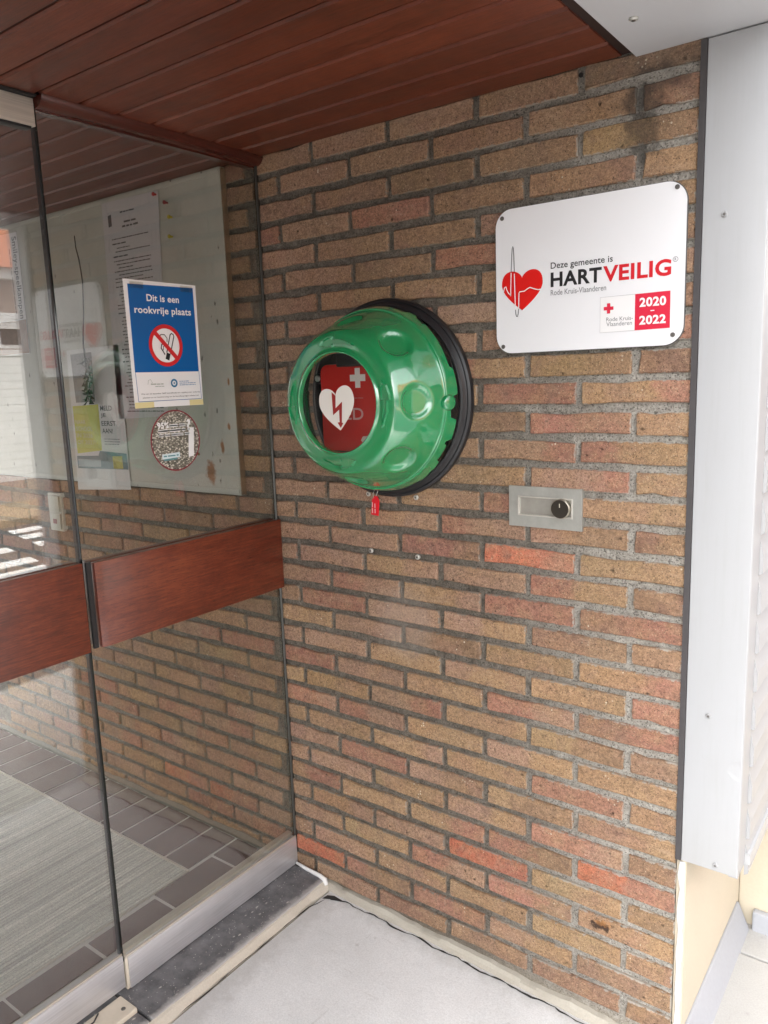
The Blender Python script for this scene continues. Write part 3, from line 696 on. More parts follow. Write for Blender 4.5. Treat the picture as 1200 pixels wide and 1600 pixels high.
# hall floor: brown tiles round a ribbed mat
def mat_tile():
    m, nt, b, o = new_mat('brown_glazed_tile'); v = pos(nt); oi = nt.nodes.new('ShaderNodeObjectInfo')
    n = noise(nt, v, 18, 4, .6)
    c = mixc(nt, rng(nt, n, .3, .7), (.115, .074, .068), (.165, .112, .10))
    c = mixc(nt, rng(nt, oi.outputs['Random'], 0, 1, 0, .5), c, (.12, .07, .066))
    L(nt, c, b.inputs['Base Color']); L(nt, rng(nt, n, .3, .7, .14, .26), b.inputs['Roughness']); return m
MAT['tile'] = mat_tile()
MAT['grout'] = mat_plain('floor_grout', (.52, .48, .45), .9, grain=.2, gscale=150)
hf = thing('hall_floor', (-2, -.8, -1.93), None, None, kind='structure')
mb = MB(); mb.box(-3.7, -1.085, -2.6, .006, -2.05, -1.9295); mb.build('grout_bed', MAT['grout'], hf)
def tile(x0, x1, y0, y1):
    mb = MB(); g = .0050; mb.box(x0 + g, x1 - g, y0 + g, y1 - g, -1.945, -1.927); mb.build('floor_tile', MAT['tile'], hf, bevel=.0012)
x = -1.304; k = 0
tile(-1.304, -1.196, -.112, -.006)
while x > -3.4: tile(x - .1095, x, -.197, -.006); x -= .1095
y = -.112
tile(-1.300, -1.196, -.326, -.112)
for y in (-.326, -.5385, -.748, -.96, -1.17, -1.38): tile(-1.285, -1.196, y - .2125, y)
y = -.006
for y in (-.006, -.2, -.41, -.62, -.83, -1.04): tile(-1.196, -1.09, y - .21, y)
# mat
def mat_mat():
    m, nt, b, o = new_mat('ribbed_mat'); v = pos(nt); p = sep(nt, v)
    rib = mth(nt, 'SINE', mth(nt, 'MULTIPLY', p[0], 2 * math.pi / .0125))
    n = noise(nt, v, 300, 4, .7); st_ = noise(nt, pos(nt, (60, 1.0, 1)), 1, 4, .7); big = noise(nt, v, 4, 4, .6)
    c = mixc(nt, rng(nt, st_, .3, .7), (.25, .235, .20), (.70, .675, .60))
    c = mixc(nt, rng(nt, noise(nt, v, 24, 5, .75), .5, .75, 0, .35), c, (.22, .205, .175))
    c = mixc(nt, rng(nt, big, .4, .7, 0, .3), c, (.46, .43, .38))
    c = mixc(nt, mth(nt, 'MULTIPLY', rng(nt, rib, -1, -.55, 1, 0), .35), c, (.06, .06, .055))
    sc = nt.nodes.new('ShaderNodeVectorMath'); sc.operation = 'SCALE'; L(nt, c, sc.inputs[0]); L(nt, rng(nt, n, .3, .7, .6, 1.4), sc.inputs['Scale'])
    L(nt, sc.outputs[0], b.inputs['Base Color']); b.inputs['Roughness'].default_value = 1
    bump(nt, b, mth(nt, 'ADD', mth(nt, 'MULTIPLY', rib, .4), n), .7, .003); return m
mt = thing('entrance_mat', (-2.2, -.9, -1.93), 'grey ribbed entrance mat sunk in the brown tiles behind the glass', 'mat')
mm = mat_mat(); mb = MB(); xs = [-1.302, -1.372]
while xs[-1] > -3.6: xs.append(xs[-1] - .33)
for a, b in zip(xs[:-1], xs[1:]):
    mb = MB(); mb.box(b + .0012, a - .0012, -2.6, -.2035, -1.95, -1.9285); mb.build('mat_strip', mm, mt)
mb = MB(); mb.box(-3.6, -1.295, -.2035, -.1985, -1.95, -1.9245); mb.box(-1.3, -1.2965, -2.6, -.2035, -1.95, -1.9245); mb.build('mat_frame', MAT['alu_old'], mt)

# ================================================================== GLASS FRONT
gx0, gx1 = XG - .005, XG + .005
def pane(y0, y1, z0, z1, parent, x0=gx0, x1=gx1):
    mb = MB(); mb.mi = 0
    mb.quad((x1, y0, z0), (x1, y1, z0), (x1, y1, z1), (x1, y0, z1)); mb.quad((x0, y0, z0), (x0, y0, z1), (x0, y1, z1), (x0, y1, z0)); mb.mi = 1
    for y in (y0, y1): mb.quad((x0, y, z0), (x1, y, z0), (x1, y, z1), (x0, y, z1))
    for z in (z0, z1): mb.quad((x0, y0, z), (x0, y1, z), (x1, y1, z), (x1, y0, z))
    return mb.build('glass_pane', [MAT['glass'], MAT['glass_edge']], parent, norm=False)
def rail(nm, y0, y1, z0, z1, x0, x1, mat, parent, bev):
    mb = MB(); mb.box(x0, x1, y0, y1, z0, z1); o = mb.build(nm, mat, parent, bevel=bev); smooth_angle(o, 30); return o
fx = thing('fixed_glass_panel', (XG, -.29, -1.92), 'fixed glass panel next to the brick wall, with a blue poster stuck on it', 'glass panel')
pane(-.574, .004, -1.850, -.012, fx)
rail('bottom_rail', -.566, -.001, -1.922, -1.8415, XG - .014, -1.0575, MAT['alu'], fx, .0015)
rail('bottom_rail_bead', -.573, -.001, -1.8415, -1.8365, XG + .0055, -1.0590, MAT['alu_old'], fx, .0006)
rail('inner_bead', -.573, -.001, -1.850, -1.832, XG - .024, XG - .0055, MAT['alu_old'], fx, .0008)
rail('bottom_rail_end', -.573, -.566, -1.922, -1.8365, XG - .014, -1.0605, MAT['sill_cream'], fx, .0006)
# timber handrail board, chamfered end
mb = MB(); y0, y1 = -.556, -.0015
poly = [(XG + .0055, y0), (-1.0495, y0), (-1.0455, y0 + .017), (-1.0455, y1), (XG + .0055, y1)]
mb.prism(poly, lambda u, w, d: (u, w, d), -1.1005, -.915); o = mb.build('wood_rail', MAT['rail_wood'], fx, bevel=.0018); smooth_angle(o, 25)
rail('inner_wood_rail', y0, y1, -1.1005, -.915, XG - .027, XG - .0055, MAT['rail_wood'], fx, .002)
mb = MB(); mb.box(XG + .0052, XG + .0105, -.570, -.559, -1.1005, -.913); mb.build('rail_end_strip', MAT['black_plastic'], fx)
dr = thing('glass_door', (XG, -1.05, -1.92), 'frameless glass door left of the fixed panel with pale metal rails', 'glass door')
pane(-1.50, -.5805, -1.838, -.060, dr)
rail('top_rail', -1.50, -.580, -.0665, -.0165, XG - .014, -1.0570, MAT['alu_old'], dr, .0015)
rail('top_rail_seal', -1.50, -.588, -.0715, -.0668, XG - .010, -1.0585, MAT['black_rubber'], dr, .0005)
rail('bottom_rail', -1.50, -.579, -1.9085, -1.829, XG - .014, -1.0570, MAT['alu'], dr, .0015)
rail('bottom_rail_bead', -1.50, -.579, -1.829, -1.8245, XG + .0055, -1.0590, MAT['alu_old'], dr, .0006)
rail('wood_rail', -1.50, -.5825, -1.1035, -.910, XG + .0055, -1.0495, MAT['rail_wood'], dr, .002)
rail('inner_wood_rail', -1.50, -.5825, -1.1035, -.910, XG - .027, XG - .0055, MAT['rail_wood'], dr, .002)
rail('edge_seal', -.5815, -.5795, -1.83, -.068, XG - .006, XG + .006, MAT['black_rubber'], dr, 0)
# quarter-round trim under the ceiling
tr = MB(); pr = [(0, 0), (.026, 0)] + [(.026 * math.cos(a), -.026 * math.sin(a)) for a in (math.radians(k * 10) for k in range(1, 9))] + [(0, -.026)]
tr.prism([(-1.060 + u, -.0115 + w * .8) for u, w in pr], lambda u, w, d: (u, d, w), -.576, -.001)
tr.box(XG - .012, -1.060, -.576, -.001, -.036, -.0115)
o = tr.build('ceiling_trim', MAT['trim_wood'], loc=(-1.05, -.29, -.02)); smooth_angle(o, 30)
setp(o, 'dark glossy quarter round wood trim over the fixed glass panel', 'trim')
mb = MB(); mb.box(XG - .02, -1.046, -1.5, -.58, -.0155, -.0118); o = mb.build('door_head_gap', MAT['dark_gap'], loc=(XG, -1, -.014)); setp(o, kind='structure')
mb = MB(); mb.tube([(-1.0565, -.006, -.03), (-1.0565, -.006, -1.83)], .0032, 6); o = mb.build('glass_seal', mat_plain('clear_grey_sealant', (.10, .10, .092), .35), loc=(-1.0565, -.006, -1.83), smooth=True)
setp(o, 'thin dark sealant line where the fixed glass meets the bricks', 'seal')

# poster on the glass (outside face)
XP = XG + .0058
fg = lambda o_: (lambda u, w: (XP + o_, u, w))
po = thing('no_smoking_poster', (XP, -.317, -.60), 'blue no smoking poster with white letters taped on the glass', 'poster')
mb = MB(); nn = 10
TL, TRt, BRt, BLt = (-.415, -.329), (-.219, -.330), (-.221, -.603), (-.412, -.602)
for i in range(nn):
    for j in range(nn):
        def g2(a, b):
            s, t = a / nn, b / nn
            y = (TL[0] * (1 - s) + TRt[0] * s) * (1 - t) + (BLt[0] * (1 - s) + BRt[0] * s) * t
            z = (TL[1] * (1 - s) + TRt[1] * s) * (1 - t) + (BLt[1] * (1 - s) + BRt[1] * s) * t
            return (XP, y, z)
        mb.quad(g2(i, j), g2(i + 1, j), g2(i + 1, j + 1), g2(i, j + 1))
mb.build('sheet', mat_plain('poster_paper', (.80, .80, .80), .35), po)
mb = MB(); mb.sheet([(-.4045, -.5252), (-.2275, -.5252), (-.2275, -.3365), (-.4045, -.3385)], fg(.0005)); mb.build('blue_field', mat_plain('poster_blue', (.012, .115, .36), .25, grain=.05, gscale=10), po)
mb = MB()
stroke(mb, [(-.4035, -.5255), (-.4015, -.5885)], .0012, fg(.0005)); stroke(mb, [(-.4015, -.5885), (-.2255, -.5885)], .0012, fg(.0005)); stroke(mb, [(-.2275, -.5255), (-.2255, -.5885)], .0012, fg(.0005))
mb.build('frame_line', mat_plain('poster_blue_line', (.02, .10, .32), .4), po)
mb = MB(); text(mb, 'Dit is een', fg(.001), -.3585, -.2705, -.3725, -.3575, .022); text(mb, 'rookvrije plaats', fg(.001), -.3925, -.2385, -.4035, -.3835, .022); mb.build('lettering', MAT['ink_white'], po)
cc = (-.317, -.467)
mb = MB(); mb.sheet(circ(*cc, .0385, 48), fg(.001)); mb.build('disc', MAT['ink_white'], po)
mb = MB()
sc_ = .0385 / .30
def pu(x, y): return (cc[0] + x * .0385, cc[1] + y * .0385)
body = [pu(-.05, -.80), pu(.22, -.72), pu(.62, .52), pu(.36, .60)]
mb.sheet([pu(-.10, -.76), pu(.16, -.86), pu(.28, -.48), pu(.02, -.40)], fg(.0014))
stroke(mb, [pu(.02, -.40), pu(.36, .62), pu(.46, .70), pu(.60, .62), pu(.62, .52), pu(.28, -.48)], .0026, fg(.0014))
stroke(mb, [pu(-.12, -.52), pu(-.35, -.15), pu(-.30, .05), pu(-.05, .18)], .0028, fg(.0014)); stroke(mb, [pu(-.22, -.28), pu(-.18, -.05), pu(0, .02)], .002, fg(.0014))
stroke(mb, [pu(-.5, .42), pu(-.3, .62), pu(-.05, .62), pu(.12, .42), pu(.1, .2)], .002, fg(.0014))
mb.sheet([pu(-.55, .38), pu(-.42, .46), pu(-.4, .24)], fg(.0014))
mb.build('cigarette_drawing', MAT['ink_black'], po)
mb = MB(); ring(mb, *cc, .0375, .0462, fg(.0018)); mb.sheet([pu(-.80, .62), pu(-.62, .80), pu(.80, -.62), pu(.62, -.80)], fg(.0019)); mb.build('prohibition_ring', mat_plain('poster_red', (.62, .025, .03), .3), po)
mb = MB(); ring(mb, -.302, -.5505, .0055, .0095, fg(.001), 30); mb.sheet(circ(-.302, -.5505, .002), fg(.001)); mb.build('ring_emblem', mat_plain('emblem_blue', (.015, .16, .32), .4), po)
rw = random.Random(4); mb = MB()
for k in range(3): wordbars(mb, fg(.001), -.287, -.240 if k else -.26, -.5475 - k * .0042, .0022, rw)
mb.build('small_print', mat_plain('small_print_blue', (.12, .25, .45), .5), po)
mb = MB(); stroke(mb, [(-.374, -.552), (-.372, -.543), (-.366, -.541), (-.362, -.548), (-.366, -.552)], .0009, fg(.001)); wordbars(mb, fg(.001), -.366, -.332, -.5525, .003, rw); wordbars(mb, fg(.001), -.355, -.330, -.5575, .002, rw); mb.build('leaf_emblem', mat_plain('emblem_grey_green', (.30, .36, .30), .5), po)
mb = MB(); text(mb, 'Wet van 22 december 2009 betreffende een regeling voor rookvrije', fg(.001), -.394, -.229, -.5745, -.5708, .004); text(mb, 'plaatsen en ter bescherming van de bevolking tegen tabaksrook', fg(.001), -.390, -.233, -.5825, -.5788, .004); mb.build('footer_lettering', MAT['ink_black'], po)
m_t = mat_plain('old_tape', (.70, .62, .32), .3)
for a, b, c, d in ((-.412, -.362, -.6025, -.590), (-.262, -.2215, -.6025, -.590)):
    mb = MB(); mb.sheet([(a, c), (b, c), (b, d), (a, d)], fg(.001)); mb.build('yellowed_tape', m_t, po)
m_t = mat_glass('clear_tape_film', (.80, .80, .75), .06)
for a, b in ((-.4, -.365), (-.265, -.231)):
    mb = MB(); mb.sheet([(a, -.347), (b, -.347), (b, -.3335), (a, -.3335)], fg(.0022)); mb.build('clear_tape', m_t, po)

# round gravel sticker on the glass
def mat_gravel():
    m, nt, b, o = new_mat('gravel_print'); v = pos(nt, (1, 1, 1.5)); vg = voro(nt, v, 210); c = sep(nt, vg.outputs['Color'])
    col = ramp(nt, mth(nt, 'ADD', mth(nt, 'MULTIPLY', c[0], .7), mth(nt, 'MULTIPLY', noise(nt, v, 90, 3), .4)), [(.18, (.05, .045, .035)), (.34, (.24, .22, .17)), (.52, (.46, .43, .35)), (.8, (.66, .63, .55))])
    e = rng(nt, vg.outputs['Distance'], .35, .62, 0, .75); col = mixc(nt, e, col, (.05, .045, .04))
    L(nt, col, b.inputs['Base Color']); b.inputs['Roughness'].default_value = .3; return m
rsx = thing('round_sticker', (XP, -.309, -.75), 'round sticker printed with gravel and a thin red rim on the glass', 'sticker')
mb = MB(); mb.sheet(circ(-.3095, -.6805, .0685, 56), fg(.0002)); mb.build('gravel_disc', mat_gravel(), rsx)
mb = MB(); ring(mb, -.3095, -.6805, .0670, .0700, fg(.0005)); mb.build('rim', mat_plain('sticker_dark_red', (.22, .015, .03), .4), rsx)
mb = MB(); text(mb, '95%', fg(.0008), -.3585, -.3270, -.6515, -.6370, .05); mb.build('lettering', MAT['ink_white'], rsx)
mb = MB(); text(mb, '?', fg(.0008), -.2765, -.2645, -.6600, -.6340, .04); mb.build('question_mark', MAT['ink_white'], rsx); mb = MB()
for z, a, b in ((-.6475, -.3265, -.2795), (-.6585, -.358, -.279), (-.6680, -.356, -.270)):
    for q in range(2): wordbars(mb, lambda u, w, z=z: (XP + .0008, u, w), a, b, z - q * .0018, .0075, random.Random(int(z * -9999)))
mb.build('small_print', MAT['ink_white'], rsx)
mb = MB(); mb.sheet([(-.277, -.7215), (-.2615, -.7205), (-.2555, -.654), (-.2710, -.6535)], fg(.0008)); mb.build('white_bar', MAT['ink_white'], rsx)
mb = MB(); mb.sheet([(-.352, -.7205), (-.302, -.7190), (-.302, -.7075), (-.352, -.7090)], fg(.0009)); mb.build('label_strip', mat_plain('label_pale_blue', (.62, .72, .76), .4), rsx)
mb = MB(); mb.sheet([(-.348, -.7245), (-.310, -.7235), (-.310, -.7195), (-.348, -.7205)], fg(.0010)); wordbars(mb, fg(.0012), -.348, -.306, -.7155, .005, rw); mb.build('label_edge', mat_plain('label_teal', (.10, .26, .28), .4), rsx)

# ================================================================== HALL: noticeboard and papers
def mat_board():
    m, nt, b, o = new_mat('noticeboard_paint'); v = pos(nt)
    n = noise(nt, v, 7, 4, .6); c = mixc(nt, rng(nt, n, .3, .7), (.52, .525, .48), (.44, .445, .40))
    vg = voro(nt, pos(nt, (1, 1, .5)), 42); cc_ = sep(nt, vg.outputs['Color']); wv = noise(nt, v, 160, 3)
    p = sep(nt, v)
    dens = mth(nt, 'ADD', rng(nt, p[0], -1.75, -1.2, .03, .26), rng(nt, p[2], 1.15, 1.5, .28, .02))
    thr = mth(nt, 'SUBTRACT', .93, dens)
    pick = mth(nt, 'GREATER_THAN', cc_[0], thr)
    sp = mth(nt, 'MULTIPLY', pick, rng(nt, mth(nt, 'ADD', vg.outputs['Distance'], mth(nt, 'MULTIPLY', wv, .35)), .24, .36, 1, 0))
    c = mixc(nt, mth(nt, 'MULTIPLY', sp, .85), c, (.05, .045, .04))
    for cx, cz, rx, rz in ((-1.285, 1.203, .024, .040), (-1.231, 1.275, .008, .024), (-1.20, 1.33, .006, .012), (-1.19, 1.45, .005, .014), (-1.335, 1.252, .009, .006)):
        c = mixc(nt, blob(nt, cx, -.02, cz, rx, .1, rz, .35, 60), c  , (.26, .10, .02))
    L(nt, c, b.inputs['Base Color']); b.inputs['Roughness'].default_value = .6; bump(nt, b, noise(nt, v, 120, 3), .15, .001); return m
YB = -.022
nbd = thing('noticeboard', (-1.8, 0, -.855), 'large grey green painted noticeboard full of pin holes behind the glass', 'noticeboard')
mb = MB(); mb.box(-2.75, -1.1715, -.020, -.0025, -.857, -.0135); mb.build('board_panel', mat_board(), nbd, bevel=.0015)
m_t = mat_plain('board_edge_paint', (.52, .525, .48), .55, grain=.1, gscale=40)
for a, b in ((-.8505, -.840), (-.030, -.020)):
    mb = MB(); mb.box(-2.75, -1.175, -.0225, -.0200, a, b); mb.build('edge_lip', m_t, nbd, bevel=.0006)
mb = MB(); mb.box(-1.1712, -1.1675, -.018, -.003, -.855, -.016); mb.build('raw_edge', mat_plain('board_raw_edge', (.17, .10, .05), .8), nbd)
fb = lambda o_: (lambda u, w: (u, YB - o_, w))
def paper(name, loc, label, cat, poly, mat, depth=.0008, curl=0):
    t = thing(name, loc, label, cat)
    mb = MB(); mb.prism(poly, lambda u, w, d: (u, d, w), YB, YB - depth); mb.build('sheet', mat, t); return t
pA = paper('printed_notice', (-1.55, YB, -.66), 'tall white printed notice pinned to the noticeboard behind the blue poster', 'notice', [(-1.686, -.652), (-1.449, -.642), (-1.414, -.032), (-1.673, -.028)], mat_plain('notice_paper', (.56, .55, .58), .6, grain=.05, gscale=12))
mb = MB(); rp = random.Random(8); fa = fb(.0012)
mb.sheet([(-1.648, -.098), (-1.632, -.096), (-1.632, -.064), (-1.648, -.066)], fa)
wordbars(mb, fa, -1.590, -1.525, -.066, .006, rp); wordbars(mb, fa, -1.575, -1.520, -.094, .008, rp); wordbars(mb, fa, -1.585, -1.51, -.106, .008, rp)
z = -.135
while z > -.63:
    if rp.random() < .16: wordbars(mb, fa, -1.638, -1.57, z - .004, .006, rp); z -= .016
    ind = rp.choice([0, .012, .02])
    wordbars(mb, fa, -1.638 + ind, -1.465, z, .0045, rp, rp.random() > .25); z -= .0098
o = mb.build('print_lines', mat_plain('faded_print', (.07, .07, .08), .6), pA); o['kind'] = 'stuff'
pC = paper('play_camp_poster', (-2.2, YB, -.44), 'pale lilac poster with sideways Smiley lettering at the left of the noticeboard', 'poster', [(-2.38, -.435), (-2.146, -.433), (-2.148, -.043), (-2.38, -.036)], mat_plain('lilac_paper', (.74, .74, .78), .6))
mb = MB(); text(mb, 'Smiley-speelkampen', lambda u, w: (-2.190 + w, YB - .0012, -u), .055, .318, 0, .036, .012); mb.build('lettering', mat_plain('lettering_grey', (.11, .115, .14), .6), pC)
mb = MB(); wordbars(mb, lambda u, w: (-2.205 + w, YB - .0012, -u), .09, .30, 0, .006, rp); mb.build('small_print', mat_plain('lettering_grey2', (.16, .16, .19), .6), pC)
mb = MB(); mb.sheet([(-2.38, -.433), (-2.148, -.431), (-2.148, -.322), (-2.38, -.322)], fb(.0012)); mb.build('photo_print', mat_plain('photo_skin', (.24, .125, .07), .5, grain=.8, gscale=45), pC)
pB = paper('school_poster', (-1.84, YB, -.88), 'poster with a lime yellow block and the words MELD JE EERST AAN', 'poster', [(-1.943, -.884), (-1.777 + .12, -.868), (-1.655, -.43), (-1.930, -.435)], mat_plain('poster_white', (.60, .60, .60), .5, grain=.05, gscale=9))
mb = MB(); mb.sheet([(-1.925, -.764), (-1.788, -.750), (-1.785, -.606), (-1.927, -.611)], fb(.0012)); mb.build('lime_block', mat_plain('lime_ink', (.50, .50, .02), .5, grain=.2, gscale=14), pB)
mb = MB()
for k, w in enumerate(('NAAR', 'SCHOOL', 'IN 2026', 'OF 2027?')): text(mb, w, fb(.0018), -1.918, -1.918 + (.055, .09, .088, .105)[k], -.668 - k * .0215, -.655 - k * .0215, .004)
mb.build('lime_lettering', mat_plain('pale_yellow_print', (.60, .60, .36), .5), pB)
mb = MB()
for k, w in enumerate(('MELD', 'JE', 'EERST', 'AAN!')): text(mb, w, fb(.0018), -1.776, -1.776 + (.060, .026, .074, .055)[k], -.6255 - k * .0235, -.6105 - k * .0235, .01)
mb.build('lettering', MAT['ink_black'], pB)
mb = MB(); mb.sheet([(-1.93, -.812), (-1.66, -.806), (-1.662, -.757), (-1.80, -.752), (-1.81, -.768), (-1.93, -.772)], fb(.0013)); mb.build('teal_band', mat_plain('teal_ink', (.06, .14, .165), .5), pB)
mb = MB(); mb.sheet([(-1.925, -.806), (-1.80, -.803), (-1.80, -.780), (-1.925, -.781)], fb(.0016)); mb.build('pale_strip', mat_plain('strip_ink', (.30, .36, .38), .5), pB)
mb = MB(); mb.sheet([(-1.735, -.806), (-1.685, -.804), (-1.685, -.765), (-1.735, -.767)], fb(.0017)); mb.build('yellow_badge', mat_plain('badge_ink', (.45, .40, .05), .5, grain=1.0, gscale=130), pB)
mb = MB(); mb.sheet([(-1.905, -.60), (-1.80, -.598), (-1.795, -.445), (-1.91, -.448)], fb(.0013)); mb.build('photo_print', mat_plain('photo_grey', (.17, .165, .16), .5, grain=1.0, gscale=40), pB)
mb = MB()
for k in range(3): wordbars(mb, fb(.0013), -1.77, -1.69, -.715 - k * .008, .004, rp)
mb.build('small_print', MAT['ink_grey'], pB)
# dry twig hanging in front of the board
tw = thing('dried_twig', (-1.815, YB, -.61), 'thin dark dried twig with a ragged tuft pinned over the school poster', 'twig')
mb = MB(); mb.tube([(-1.813, -.030, -.100), (-1.806, -.034, -.135), (-1.795, -.034, -.173), (-1.788, -.034, -.235), (-1.797, -.034, -.32), (-1.818, -.033, -.42), (-1.813, -.033, -.50)], [.0012, .0015, .002, .002, .002, .0025, .003], 6); mb.build('stem', MAT['ink_black'], tw, smooth=True)
mb = MB(); rt = random.Random(6)
for k in range(60):
    a = rt.uniform(0, 6.28); t = rt.random(); cx, cz = -1.812 + rt.uniform(-.022, .022) * (1 - t * .5), -.455 - .135 * t
    dx, dz = rt.uniform(-.026, .026), rt.uniform(-.03, .012); w = rt.uniform(.0015, .005)
    mb.quad((cx - w, -.032, cz), (cx + w, -.034, cz), (cx + dx + w * .3, -.036 - rt.uniform(0, .02), cz + dz), (cx + dx - w * .3, -.034, cz + dz))
o = mb.build('tuft', mat_plain('dry_leaf', (.035, .038, .028), .8, grain=.5, gscale=90), tw, norm=False); o['kind'] = 'stuff'
for i, (x, z, c, lab) in enumerate([(-1.424, -.042, (.45, .01, .02), 'red pin at the top right corner of the printed notice'), (-1.381, -.070, (.30, .01, .015), 'dark red pin just right of the notice, above the yellow ones'), (-1.367, -.109, (.50, .42, .01), 'upper of the two yellow pins beside the printed notice'), (-1.371, -.159, (.46, .38, .01), 'lower of the two yellow pins beside the printed notice')]):
    t = thing('push_pin', (x, YB, z), lab, 'push pin', 'push pins in the noticeboard')
    m_ = mat_plain('pin_plastic', c, .35); mb = MB(); mb.disc((x, -.021, z), .0028, 'y-', .009, 10); mb.build('pin_shaft', m_, t); mb = MB(); mb.disc((x, -.030, z), .0052, 'y-', .004, 14, .001); mb.build('pin_head', m_, t)
# light switch
sw = thing('light_switch', (-2.117, 0, -.975), 'cream double light switch plate on the bricks under the noticeboard', 'light switch')
mb = MB(); mb.box(-2.158, -2.076, -.010, .006, -1.041, -.908); mb.build('plate', mat_plain('switch_cream', (.55, .52, .44), .4), sw, bevel=.003)
mb = MB(); mb.box(-2.149, -2.085, -.0155, -.0098, -.971, -.917); mb.build('rocker', mat_plain('switch_cream2', (.52, .49, .41), .4), sw, bevel=.002)
mb = MB(); mb.box(-2.149, -2.085, -.0155, -.0098, -1.033, -.978); mb.build('rocker', mat_plain('switch_cream3', (.52, .49, .41), .4), sw, bevel=.002)
mb = MB(); mb.box(-2.128, -2.107, -.0165, -.0154, -1.014, -.998); mb.build('indicator', mat_plain('indicator_red', (.25, .05, .04), .4), sw)

# ================================================================== SIGN BOARD
YS = -.0055
fs_ = lambda o_: (lambda u, w: (u, YS - o_, w))
sg = thing('heart_safe_sign', (-.208, YS, -.52), 'white rounded sign with red heart and HARTVEILIG lettering on the bricks', 'sign')
mb = MB(); mb.prism(rrect(-.3945, -.0205, -.5165, -.2345, .036, 10), lambda u, w, d: (u, d, w), YS + .003, YS - .0008); mb.build('backing', MAT['sign_edge'], sg)
mb = MB(); mb.prism(rrect(-.3932, -.0218, -.5152, -.2358, .035, 10), lambda u, w, d: (u, d, w), YS - .0008, YS - .0026); mb.build('face_panel', MAT['sign_white'], sg)
q = .0031
hb = heart(-.3353, -.3935, .089, .0775)
mb = MB(); mb.sheet(hb, fs_(q)); mb.build('heart_print', MAT['heart_red'], sg)
# heartbeat line: white inside the heart, black outside
ecg = [(-.3796, -.394), (-.3765, -.3935), (-.3740, -.3850), (-.3710, -.3832), (-.3690, -.3900), (-.3655, -.3960), (-.3612, -.4005), (-.3605, -.4030)]
mb = MB(); stroke(mb, ecg, .0019, fs_(q + .0004))
up = [(-.3606, -.403)] + [(-.3604 + .0026 * (1 - math.cos(t / 12 * math.pi / 2)) , -.403 + (.403 - .3585) * t / 12) for t in range(13)]
stroke(mb, [(-.3605, -.403), (-.3590, -.3575)], .0019, fs_(q + .0004)); stroke(mb, [(-.3520, -.3600), (-.3500, -.4300)], .0019, fs_(q + .0004)); stroke(mb, [(-.3428, -.4280), (-.3420, -.3985)], .0019, fs_(q + .0004))
stroke(mb, [(-.3420, -.3985), (-.3405, -.3962), (-.3300, -.3955), (-.3240, -.3920), (-.3180, -.3896), (-.3080, -.3935), (-.3000, -.3955), (-.2922, -.3950)], .0019, fs_(q + .0004))
mb.build('heartbeat_line', MAT['ink_white'], sg)
mb = MB(); stroke(mb, [(-.3590, -.3560), (-.3575, -.3250), (-.3563, -.3110), (-.3550, -.3075), (-.3537, -.3110), (-.3528, -.3250), (-.3520, -.3580)], .0014, fs_(q + .0004)); mb.build('heartbeat_outline', MAT['ink_black'], sg); mb = MB()
stroke(mb, [(-.3500, -.4300), (-.3490, -.4390), (-.3475, -.4435), (-.3457, -.4440), (-.3440, -.4390), (-.3428, -.4290)], .0014, fs_(q + .0004)); mb.build('heartbeat_outline', MAT['ink_black'], sg)
mb = MB(); text(mb, 'Deze gemeente is', fs_(q), -.2742, -.1514, -.3630, -.3475, .010)
text(mb, 'HART', fs_(q), -.2742, -.1722, -.3935, -.3660, .030); mb.build('black_lettering', MAT['ink_black'], sg)
mb = MB(); text(mb, 'VEILIG', fs_(q), -.1694, -.0453, -.3945, -.3655, .030); mb.build('red_lettering', MAT['ink_red'], sg)
mb = MB(); text(mb, 'Rode Kruis-Vlaanderen', fs_(q), -.2741, -.1633, -.4092, -.3990, .003); mb.build('grey_lettering', MAT['ink_grey'], sg)
mb = MB(); ring(mb, -.0383, -.3677, .0038, .0046, fs_(q), 28); text(mb, 'R', fs_(q), -.0399, -.0366, -.3701, -.3653, .01); mb.build('registered_mark', MAT['ink_grey'], sg)
mb = MB(); mb.sheet([(-.1742, -.4862), (-.1084, -.4857), (-.1084, -.4212), (-.1742, -.4216)], fs_(q)); mb.build('white_sticker', MAT['sticker_white'], sg)
mb = MB(); stroke(mb, [(-.1084, -.4212), (-.1742, -.4216), (-.1742, -.4862), (-.1084, -.4857)], .0009, fs_(q + .0002)); mb.build('sticker_edge', mat_plain('sticker_edge_grey', (.52, .52, .53), .4), sg)
mb = MB(); mb.sheet([(-.1084, -.4857), (-.0450, -.4850), (-.0455, -.4205), (-.1084, -.4212)], fs_(q + .0003)); mb.build('red_sticker', MAT['sticker_red'], sg)
mb = MB(); text(mb, '2020', fs_(q + .0007), -.1002, -.0525, -.4450, -.4285, .035); text(mb, '2022', fs_(q + .0007), -.1000, -.0522, -.4765, -.4605, .035); mb.sheet([(-.0800, -.4535), (-.0730, -.4534), (-.0730, -.4516), (-.0800, -.4517)], fs_(q + .0007)); mb.build('year_lettering', MAT['ink_white'], sg)
mb = MB(); a, b = .0093, .0032; cx, cz = -.1579, -.4426
mb.sheet([(cx - b, cz - a), (cx + b, cz - a), (cx + b, cz - b), (cx + a, cz - b), (cx + a, cz + b), (cx + b, cz + b), (cx + b, cz + a), (cx - b, cz + a), (cx - b, cz + b), (cx - a, cz + b), (cx - a, cz - b), (cx - b, cz - b)], fs_(q + .0004)); mb.build('red_cross', MAT['sticker_red'], sg)
mb = MB(); text(mb, 'Rode Kruis-', fs_(q + .0004), -.1620, -.1118, -.4662, -.4590, .0); text(mb, 'Vlaanderen', fs_(q + .0004), -.1618, -.1134, -.4752, -.4675, .0); mb.build('sticker_lettering', MAT['ink_grey'], sg)
